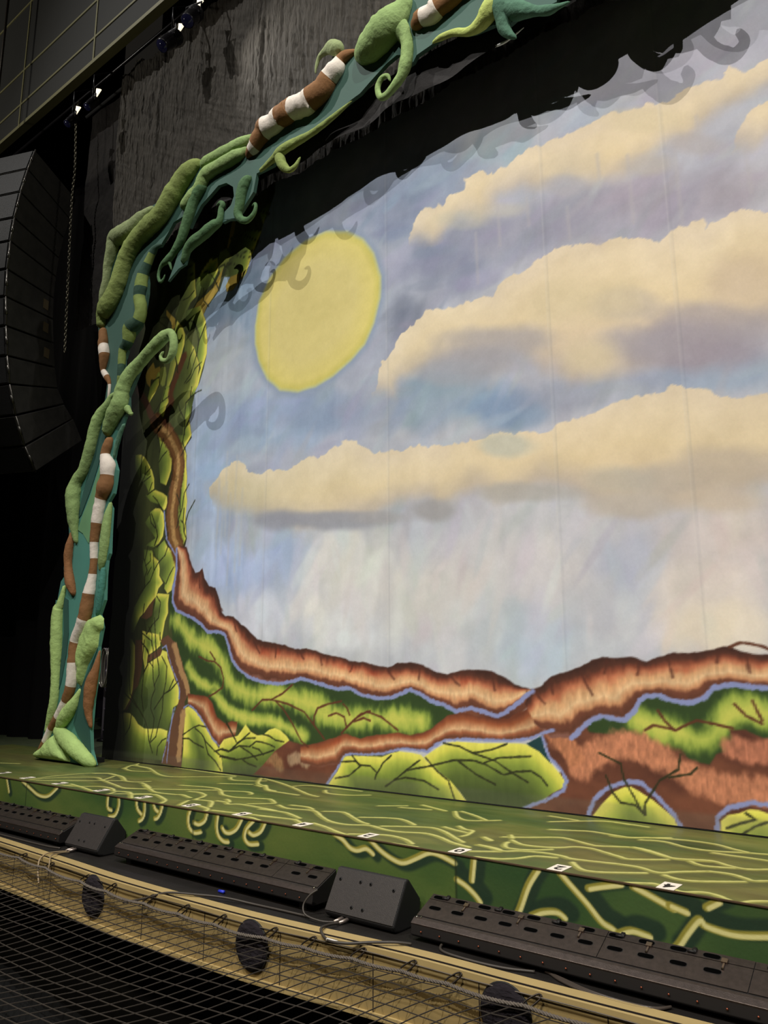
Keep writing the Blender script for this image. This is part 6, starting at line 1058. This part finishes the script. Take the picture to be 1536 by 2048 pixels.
M_FLATS = {'green': mat('mid_green_board_paint', (104, 148, 104), 0.7, 0, 0.12, 3), 'dark': mat('dark_teal_board_paint', (40, 80, 70), 0.75, 0, 0.15, 3)}
for k_, outline in D['PANELS']:
    o = board(outline, 0.008, arch, 'painted_panel', YB - 0.009, M_FLATS[k_])
    o['label'] = {'green': 'mid green painted panel', 'dark': 'dark teal painted panel'}[k_]


def stuffed(name, mk, pts, parent):
    """a stuffed cloth tube along (x, z, radius[, colour]) points, wrinkled, ends closed and tapered"""
    raw = np.array([p[:3] for p in pts], float)
    per = 9
    P = smooth_path(raw, per)
    seg = np.concatenate([[0], np.cumsum(np.hypot(*(P[1:, :2] - P[:-1, :2]).T))])
    step = 0.016
    N = max(10, int(seg[-1] / step))
    sN = np.linspace(0, seg[-1], N)
    idx = np.interp(sN, seg, np.arange(len(P)))
    Q = np.stack([np.interp(idx, np.arange(len(P)), P[:, k]) for k in range(3)], -1)
    ring = 18
    th = np.arange(ring) * 2 * math.pi / ring
    seed = (raw[0, 0] * 13.7 + raw[0, 1] * 7.1) % 50
    vs = []
    cap = 0.9
    for i in range(N):
        t = Q[min(i + 1, N - 1), :2] - Q[max(i - 1, 0), :2]
        t = t / (np.linalg.norm(t) + 1e-9)
        nx, nz = -t[1], t[0]
        r = max(Q[i, 2], 0.004)
        de = min(sN[i], seg[-1] - sN[i])
        q = min(1.0, de / (r * cap + 1e-6))
        r = r * math.sqrt(max(0.02, 1 - (1 - q) ** 2))
        wr = 1 + 0.20 * fbm(np.full(ring, sN[i] * 16 + seed), 1.2 * np.sin(th) + 3 + 0.7 * np.cos(th), 3) + 0.10 * fbm(np.full(ring, sN[i] * 4.2 + seed), np.cos(th) + 9, 2)
        a, b_ = np.cos(th) * r * wr, np.sin(th) * r * 0.85 * wr
        yc = YB - 0.35 * r
        for k in range(ring):
            vs.append((Q[i, 0] + nx * a[k], yc - b_[k], Q[i, 1] + nz * a[k]))
    fs, mi = [], []
    cols = [p[3] if len(p) > 3 else None for p in pts]
    names = sorted(set(c for c in cols if c)) or [mk]
    for i in range(N - 1):
        pi = min(int(idx[i] / per + 1e-6), len(pts) - 1)
        c = names.index(cols[pi]) if cols[pi] else 0
        for k in range(ring):
            fs.append((i * ring + k, i * ring + (k + 1) % ring, (i + 1) * ring + (k + 1) % ring, (i + 1) * ring + k))
            mi.append(c)
    fs += [tuple(range(ring)), tuple(range((N - 1) * ring, N * ring))[::-1]]
    mi += [mi[0], mi[-1]]
    me = bpy.data.meshes.new(name)
    me.from_pydata(vs, [], fs)
    bm = bmesh.new()
    bm.from_mesh(me)
    bmesh.ops.recalc_face_normals(bm, faces=bm.faces)
    bm.to_mesh(me)
    bm.free()
    me.polygons.foreach_set('material_index', mi)
    return link(name, me, [MT[n_] for n_ in names], parent, True)


PART_LABEL = {'striped_stem': 'brown and white striped stem', 'banded_vine': 'vine with light and dark green bands', 'brown_shoot': 'plain brown shoot'}
for name, mk, pts in D['TUBES']:
    o = stuffed(name, mk, pts, arch)
    if name in PART_LABEL: o['label'] = PART_LABEL[name]


def pad(outline, mk, parent, name):
    O = np.array(outline)
    lo, hi = O.min(0), O.max(0)
    pts = []
    for a, b2 in zip(O, np.roll(O, -1, 0)):
        n = max(1, int(np.linalg.norm(b2 - a) / 0.03))
        pts += [tuple(a + (b2 - a) * k / n) for k in range(n)]
    nb = len(pts)
    gx, gz = np.meshgrid(np.arange(lo[0], hi[0], 0.025), np.arange(lo[1], hi[1], 0.025))
    ins = Paint.inside(gx, gz, O) & (Paint.dist(gx, gz, O, True) > 0.014)
    pts += list(zip(gx[ins], gz[ins]))
    vs, es, fs, *_ = delaunay_2d_cdt([Vector(p) for p in pts], [(i, (i + 1) % nb) for i in range(nb)], [], 1, 1e-6)
    A = np.array([(v.x, v.y) for v in vs])
    d = Paint.dist(A[:, 0], A[:, 1], O, True)
    hgt = 0.10 * np.sqrt(np.clip(1 - (1 - np.clip(d / 0.11, 0, 1)) ** 2, 0, 1)) * (1 + 0.5 * fbm(A[:, 0] * 9, A[:, 1] * 9, 3))
    me = bpy.data.meshes.new(name)
    me.from_pydata([(p[0], YB + 0.005 - h_, p[1]) for p, h_ in zip(A, hgt)], [], [tuple(f) for f in fs])
    bm = bmesh.new()
    bm.from_mesh(me)
    bmesh.ops.recalc_face_normals(bm, faces=bm.faces)
    bm.to_mesh(me)
    bm.free()
    return link(name, me, MT[mk], parent, True)


for name, mk, outline in D['PADS']:
    pad(outline, mk, arch, name)
b = MB()
b.box((-6.5, YB + 0.04, 0.0), (-5.55, YB + 0.30, 0.05))
b.box((-6.05, YB + 0.04, 0.05), (-5.97, YB + 0.10, 1.6))
b.build('foot_brace', M_BLACK, arch)

# ------------------------------------------------------------------ drapes


def drape(name, x0, x1, z0, z1, fn, m, nx=200, nz=120, parent=None, thick=0.01):
    xs, zs = np.linspace(x0, x1, nx), np.linspace(z0, z1, nz)
    X, Z = np.meshgrid(xs, zs)
    Y = fn(X, Z)
    me = bpy.data.meshes.new(name)
    vs = np.stack([X, Y, Z], -1).reshape(-1, 3)
    fs = [(j * nx + i, j * nx + i + 1, (j + 1) * nx + i + 1, (j + 1) * nx + i) for j in range(nz - 1) for i in range(nx - 1)]
    me.from_pydata([tuple(v) for v in vs], [], fs)
    return link(name, me, m, parent, True)




def crumple(X, Z):
    a, b_ = X * 0.82 - Z * 0.57, X * 0.57 + Z * 0.82
    y = 0.060 * fbm(X * 9, Z * 1.8, 3) + 0.034 * fbm(X * 24, Z * 4.5, 3) + 0.05 * fbm(X * 1.4, Z * 0.6 + 3, 3)
    y = y + 0.030 * np.abs(fbm(b_ * 12, a * 1.3, 3)) + 0.030 * np.abs(fbm(X * 17 + 5, Z * 0.9, 2))
    for sx in (-5.18, -4.36, -3.2, -1.6):
        y = y - 0.03 * np.exp(-((X - sx - 0.02 * np.sin(Z * 3)) / 0.012) ** 2)
    return y


hd = drape('header_drape', -6.15, 3.2, 6.16, 9.25, lambda X, Z: 1.25 + crumple(X, Z) - 0.02 * np.sin(X * 8 + 2 * fbm(X, Z)) * sstep(7.0, 6.3, Z), M_HEADER, 800, 330)
for v_ in hd.data.vertices:                               # ragged upper edge where it is gathered over its pipe
    if v_.co.z > 9.0: v_.co.z += (v_.co.z - 9.0) / 0.25 * 0.30 * float(fbm(np.float64(v_.co.x * 3.1), np.float64(0.3), 3))
tag(hd, 'wrinkled black header cloth hanging above and behind the vine arch', 'drape')
M_SWAG = mat('black_swag_cloth', (36, 33, 32), 0.9, 0, 0.3, 4, 0.5, 16)
sw = drape('swag_drape', -4.2, 3.2, 6.13, 6.48, lambda X, Z: 1.115 + 0.03 * np.sin(X * 7 + 3 * fbm(X * 0.7, Z)) * sstep(6.5, 6.2, Z) + 0.04 * fbm(X * 4, Z * 6, 3), M_SWAG, 300, 24)
tag(sw, 'bunched black cloth edging the bottom of the header behind the arch', 'drape')
sd1 = drape('side_drape', -7.15, -6.15, 5.7, 9.2, lambda X, Z: 1.40 + 0.09 * fbm(X * 3 + Z * 1.6, Z * 1.2 - X * 2, 4), mat('black_gathered_cloth', (34, 31, 29), 0.9, 0, 0.3, 4, 0.7, 12, (1.4, 1, 1), spec=0.15), 90, 300)
tag(sd1, 'gathered black cloth bunched in slanting folds left of the header', 'drape')
sd2 = drape('side_drape', -14.0, -8.0, 0.0, 12.0, lambda X, Z: 2.40 + 0.07 * np.sin(X * 9 + 2 * fbm(X * 2, Z * 0.2)) + 0.03 * fbm(X * 6, Z * 0.4, 3), M_DRAPE, 420, 40)
tag(sd2, 'plain black leg drape hanging to the floor behind the speaker column', 'drape')
sd3 = drape('back_drape', -6.1, 4.5, 7.6, 13.0, lambda X, Z: 1.75 + 0.06 * np.sin(X * 9 + 2 * fbm(X * 2, Z * 0.2)), M_DRAPE, 300, 20)
tag(sd3, 'black masking drape in the darkness above the header cloth', 'drape')
b = MB()
b.tube([(-7.25, 1.36, 9.22), (3.3, 1.36, 9.22)], 0.024, 8)
hp = b.build('header_pipe', M_BLACK, None, True)
tag(hp, 'black pipe carrying the header cloth and the gathered cloth', 'pipe')
bw = MB()
bw.box((-16, 6.0, 0.0), (6, 6.1, 12))
bk = bw.build('wall_back', mat('backstage_wall_paint', (46, 40, 50), 0.9, vary=0.2))
tag(bk, 'dark backstage wall', 'wall', kind='structure')

# ------------------------------------------------------------------ front wall panel above the stage at left
b = MB()
b.box((-16, 0.9, 9.36), (-2.5, 0.98, 16), 0)
b.box((-16, 0.882, 9.31), (-2.5, 1.0, 9.37), 1)
for z in (9.75, 10.38, 11.67, 12.9):
    b.box((-16, 0.888, z - 0.017), (-2.5, 0.9, z + 0.017), 1)
for x in (-10.55, -8.43, -6.32, -4.2):
    b.box((x - 0.017, 0.889, 9.37), (x + 0.017, 0.9, 16), 1)
pw = b.build('wall_front', [M_PANEL, M_PANELTRIM])
tag(pw, 'dark panelled wall above the stage with pale grid lines', 'wall', kind='structure')

# ------------------------------------------------------------------ hanging column of loudspeakers
M_GRILLE = mat('speaker_grille', (22, 21, 20), 0.6, 0.3, 0.3, 60, 0.3, 150)
M_BOX = mat('speaker_box_paint', (58, 56, 52), 0.7, 0, 0.3, 8, 0.1, 60)
M_RIG = mat('rigging_steel', (110, 106, 100), 0.35, 0.8)
M_TAPE = mat('beige_label', (112, 98, 72), 0.7)
DEPTH = Vector((-0.38, 0.925, 0)).normalized()
WID = Vector((-0.925, -0.38, 0)).normalized()
OFFZ = [(8.3, 0.24), (8.2, 0.221), (7.87, 0.13), (7.43, 0.035), (7.03, -0.028), (6.63, -0.06), (6.25, -0.068), (5.86, -0.045), (5.52, 0.0), (5.2, 0.051), (4.88, 0.118), (4.56, 0.21), (4.33, 0.32), (4.0, 0.50), (3.72, 0.74), (3.5, 0.9)]
_zz = [q[0] for q in OFFZ][::-1]
_oo = [q[1] for q in OFFZ][::-1]
corner = Vector((-7.10, 0.415, 0))
NCAB = 12
zed = [8.2, 7.83, 7.42, 6.99, 6.63, 6.22, 5.84, 5.45, 5.06, 4.70, 4.32, 3.96, 3.66]
names_o = ['top', 'second', 'third', 'fourth', 'fifth', 'sixth', 'seventh', 'eighth', 'ninth', 'tenth', 'eleventh', 'bottom']


def cpt(z, wd, dp):
    o = float(np.interp(z, _zz, _oo))
    return corner + WID * wd + DEPTH * (o + dp) + Vector((0, 0, z))


for i in range(NCAB):
    z1, z0 = zed[i] - 0.012, zed[i + 1] + 0.012
    root = empty('array_loudspeaker', cpt((z0 + z1) / 2, 0.5, 0.3))
    tag(root, f'black loudspeaker box in the hanging column at left, {names_o[i]} of the column', 'loudspeaker', 'loudspeaker boxes in the hanging column')
    def slope(z): return (float(np.interp(z + .15, _zz, _oo)) - float(np.interp(z - .15, _zz, _oo))) / 0.3

    def q(z, w_, d_):                                    # top and bottom faces follow the curve of the column
        return cpt(z, w_, 0) + DEPTH * d_ + Vector((0, 0, -slope(z) * d_))
    b = MB()
    vs = [q(z0, 0, 0), q(z0, 1.2, 0), q(z0, 1.2, .9), q(z0, 0, .9), q(z1, 0, 0), q(z1, 1.2, 0), q(z1, 1.2, .9), q(z1, 0, .9)]
    b.add(vs, [(3, 2, 1, 0), (4, 5, 6, 7), (0, 1, 5, 4), (1, 2, 6, 5), (2, 3, 7, 6), (3, 0, 4, 7)])
    b.build('box', M_BOX, root, bevel=0.008)
    b = MB()
    f = -0.012
    vs = [q(z0 + .01, .03, 0), q(z0 + .01, 1.17, 0), q(z1 - .01, 1.17, 0), q(z1 - .01, .03, 0)]
    vs += [v + DEPTH * f for v in vs]
    b.add(vs, [(0, 1, 2, 3), (7, 6, 5, 4), (0, 4, 5, 1), (1, 5, 6, 2), (2, 6, 7, 3), (3, 7, 4, 0)])
    b.build('grille', M_GRILLE, root)
    b = MB()
    b.tube([q(z0 - .006, -.008, -.004), q(z1 + .006, -.008, -.004)], 0.011, 8)
    zm = (z0 + z1) / 2
    b.tube([q(zm - .05, -.014, -.008), q(zm + .05, -.014, -.008)], 0.018, 8)
    b.build('rigging_bar', M_RIG, root, True)
    b = MB()
    c0 = q(zm, -0.004, 0.74)
    b.box((-0.05, -0.002, -0.07), (0.05, 0.002, 0.07), 0, Matrix.Translation(c0) @ Matrix((tuple(DEPTH), tuple(-WID), (0, 0, 1))).transposed().to_4x4())
    if 5 <= i <= 7: b.build('side_label', M_TAPE, root)
b = MB()
b.tube([cpt(8.05, 1.19, 0.45), cpt(8.05, 1.19, 0.45) + Vector((0, 0, 4))], 0.02, 8)
ho_ = b.build('suspension_cable', M_WIRE, None, True)
tag(ho_, 'dark steel cable holding up the hanging loudspeaker column', 'cable')

# ------------------------------------------------------------------ hoist chain
M_CHAIN = mat('chain_steel', (120, 114, 96), 0.4, 0.7)
CH = CHAINPTS
P = smooth_path(CH, 40)
seg = np.concatenate([[0], np.cumsum(np.linalg.norm(P[1:] - P[:-1], axis=1))])
b = MB()
for k in range(int(seg[-1] / 0.045)):
    c_ = Vector([np.interp(k * 0.045, seg, P[:, j]) for j in range(3)])
    a = Vector((1, 0, 0)) if k % 2 else Vector((0, 1, 0))
    b.tube([c_ + Vector((0, 0, 0.030 * math.cos(w_))) + a * 0.015 * math.sin(w_) for w_ in np.arange(10) * 2 * math.pi / 10], 0.005, 5, 0, True)
chn = b.build('hoist_chain', M_CHAIN, None, True)
tag(chn, 'long steel hoist chain hanging between the speaker column and the drapes', 'chain')

# ------------------------------------------------------------------ lamps on the truss behind the front wall
M_LAMP = mat('lamp_black', (22, 20, 24), 0.3, 0.4)
M_LENS = mat('lit_lens', (255, 250, 240), 0.2, 0, emit=(255, 238, 205), estr=1.3)
M_BLUEL = mat('bluish_lens_glass', (22, 22, 40), 0.08, 0, emit=(120, 120, 230), estr=0.006)


def stage_lamp(loc, aim, label, size=1.0, lens=0.05):
    loc = Vector(loc)
    root = empty('stage_lamp', loc)
    tag(root, label, 'stage lamp', 'stage lamps on the dark truss')
    d = (Vector(aim) - loc).normalized()
    pp = lambda t: loc + d * t * size
    b = MB()
    b.tube([pp(-.22), pp(-.20), pp(-.05), pp(.10), pp(.20), pp(.24)], [0.05 * size, .10 * size, .115 * size, .12 * size, .105 * size, .11 * size], 16)
    for k in range(4): b.tube([pp(-.16 + .04 * k), pp(-.15 + .04 * k)], .125 * size, 16)
    lb = b.build('body', M_LAMP, root, True)
    b = MB()
    b.tube([pp(.236), pp(.243)], 0.10 * size, 18)
    b.build('lens', M_BLUEL, lb, True)
    b = MB()
    s_ = d.cross(Vector((0, 0, 1))).normalized()
    b.tube([pp(-.02) + s_ * .13 * size, pp(-.02) + s_ * .15 * size + Vector((0, 0, .2 * size)), pp(-.02) - s_ * .15 * size + Vector((0, 0, .2 * size)), pp(-.02) - s_ * .13 * size], 0.012, 6)
    t_ = pp(-.02)
    b.tube([t_ + Vector((0, 0, .2 * size)), Vector((t_.x, t_.y, 9.02)), Vector((t_.x, 1.10, 9.225))], 0.012, 8)
    b.build('yoke', M_LAMP, root, True)
    b = MB()
    up_ = pp(-.24) + Vector((0, 0, .10))
    b.add([up_ + Vector((-.04, 0, .09)), up_ + Vector((.07, 0, .02)), up_ + Vector((-.03, -.01, -.06)), up_ + Vector((-.04, .02, .09)), up_ + Vector((.07, .02, .02)), up_ + Vector((-.03, .01, -.06))], [(0, 1, 2), (5, 4, 3), (0, 3, 4, 1), (1, 4, 5, 2), (2, 5, 3, 0)])
    b.build('indicator', M_LENS, root)


stage_lamp((-4.0, 0.85, 8.64), (-3.8, 0.1, 7.4), 'black stage lamp with a bright spot, nearest the header cloth', 0.75)
stage_lamp((-4.42, 0.85, 8.55), (-4.6, 0.0, 7.4), 'black stage lamp with a bluish lens tilted left beside the nearest one', 0.75)
stage_lamp((-6.17, 0.85, 8.58), (-6.2, 0.3, 7.7), 'small dark stage lamp showing a bright fleck above the gathered cloth', 0.5)
stage_lamp((-6.68, 0.85, 8.57), (-6.65, 0.3, 7.7), 'small dark stage lamp showing a pale fleck above the hoist chain', 0.5)
b = MB()
b.tube([(-15, 1.12, 9.24), (4, 1.12, 9.24)], 0.022, 8)
tr = b.build('lighting_pipe', M_LAMP, None, True)
tag(tr, 'dark lighting pipe running behind the bottom edge of the front wall', 'pipe')

# ------------------------------------------------------------------ backstage things glimpsed between the arch leg and the cloth
b = MB()
X0, Y0 = -7.95, 2.75
for dx in (0.0, 0.22):
    b.tube([(X0 + dx, Y0, 0.0), (X0 + dx, Y0, 1.30)], 0.022, 8)
for k in range(4):
    b.tube([(X0, Y0, 0.16 + .30 * k), (X0 + .22, Y0, 0.16 + .30 * k)], 0.016, 8)
ld = b.build('ladder', mat('aluminium', (170, 160, 176), 0.35, 0.7), None, True)
tag(ld, 'metal ladder backstage seen between the arch leg and the cloth', 'ladder')
b = MB()
for k in range(7):
    cx, cz = X0 + 0.10 + 0.012 * math.sin(k * 2.1), 1.28
    b.tube([(cx + 0.07 * math.sin(w_) * (1 + .1 * k % 3), Y0 - 0.05 - 0.012 * k, cz - 0.22 - 0.28 * math.cos(w_)) for w_ in np.arange(20) * 2 * math.pi / 20], 0.010, 6, 0, True)
ck = b.build('cable_coil', mat('shiny_cable', (190, 184, 170), 0.25, 0.5), None, True)
tag(ck, 'coil of shiny cable hung on the backstage ladder', 'cable coil')
b = MB()
b.tube([(-7.95, 2.85, 0.0), (-7.95, 2.85, 3.1)], 0.024, 8)
b.tube([(-7.95, 2.85, 0.0), (-7.95, 2.85, 0.03)], 0.16, 16)
bs_ = b.build('boom_stand', M_LAMP, None, True)
tag(bs_, 'dark upright stand backstage with two white lines tied to its top', 'stand')
for k in range(2):
    b = MB()
    b.tube([(-7.95, 2.85, 3.02 - .13 * k), (-3.4, 2.3, 0.01)], 0.010, 6)
    o = b.build('guy_line', mat('white_line', (226, 222, 230), 0.5), None, True)
    tag(o, ('upper' if k == 0 else 'lower') + ' of two white slanting lines backstage beside the arch leg', 'line')
b = MB()
b.tube([(-5.355, 1.066, 4.54), (-5.32, 1.066, 4.86)], 0.018, 8)
pk = b.build('pink_tube', mat('pink_plastic', (236, 150, 150), 0.4, emit=(255, 150, 150), estr=0.25), None, True)
tag(pk, 'short pink tube fixed behind the arch, glowing in the gap', 'light tube')

b = MB()  # white strip stands in for a sliver of light at the header edge
b.tube(smooth_path([(-0.13, 1.10, 6.15), (0.0, 1.10, 6.135), (0.16, 1.10, 6.17)], 5), [0.004, 0.008, 0.011, 0.012, 0.012, 0.011, 0.010, 0.009, 0.007, 0.005, 0.004], 6)
wr = b.build('lit_sliver', mat('lit_sliver_white', (240, 240, 236), 0.5), None, True)
tag(wr, 'thin curved white strip standing in for a lit sliver on the lower edge of the header', 'lit sliver')

# the left working lamp also grazes the header and rims the top of the arch
spot('raking_beam', (-3.9, 0.62, 8.35), (-1.2, 1.15, 6.9), 95, NEUT, 110, 1.0, 0.05)
spot('raking_beam', (0.9, 0.55, 8.8), (-1.8, 1.2, 7.0), 150, NEUT, 110, 1.0, 0.05)  # unseen lamp added at right to rake the header and arch
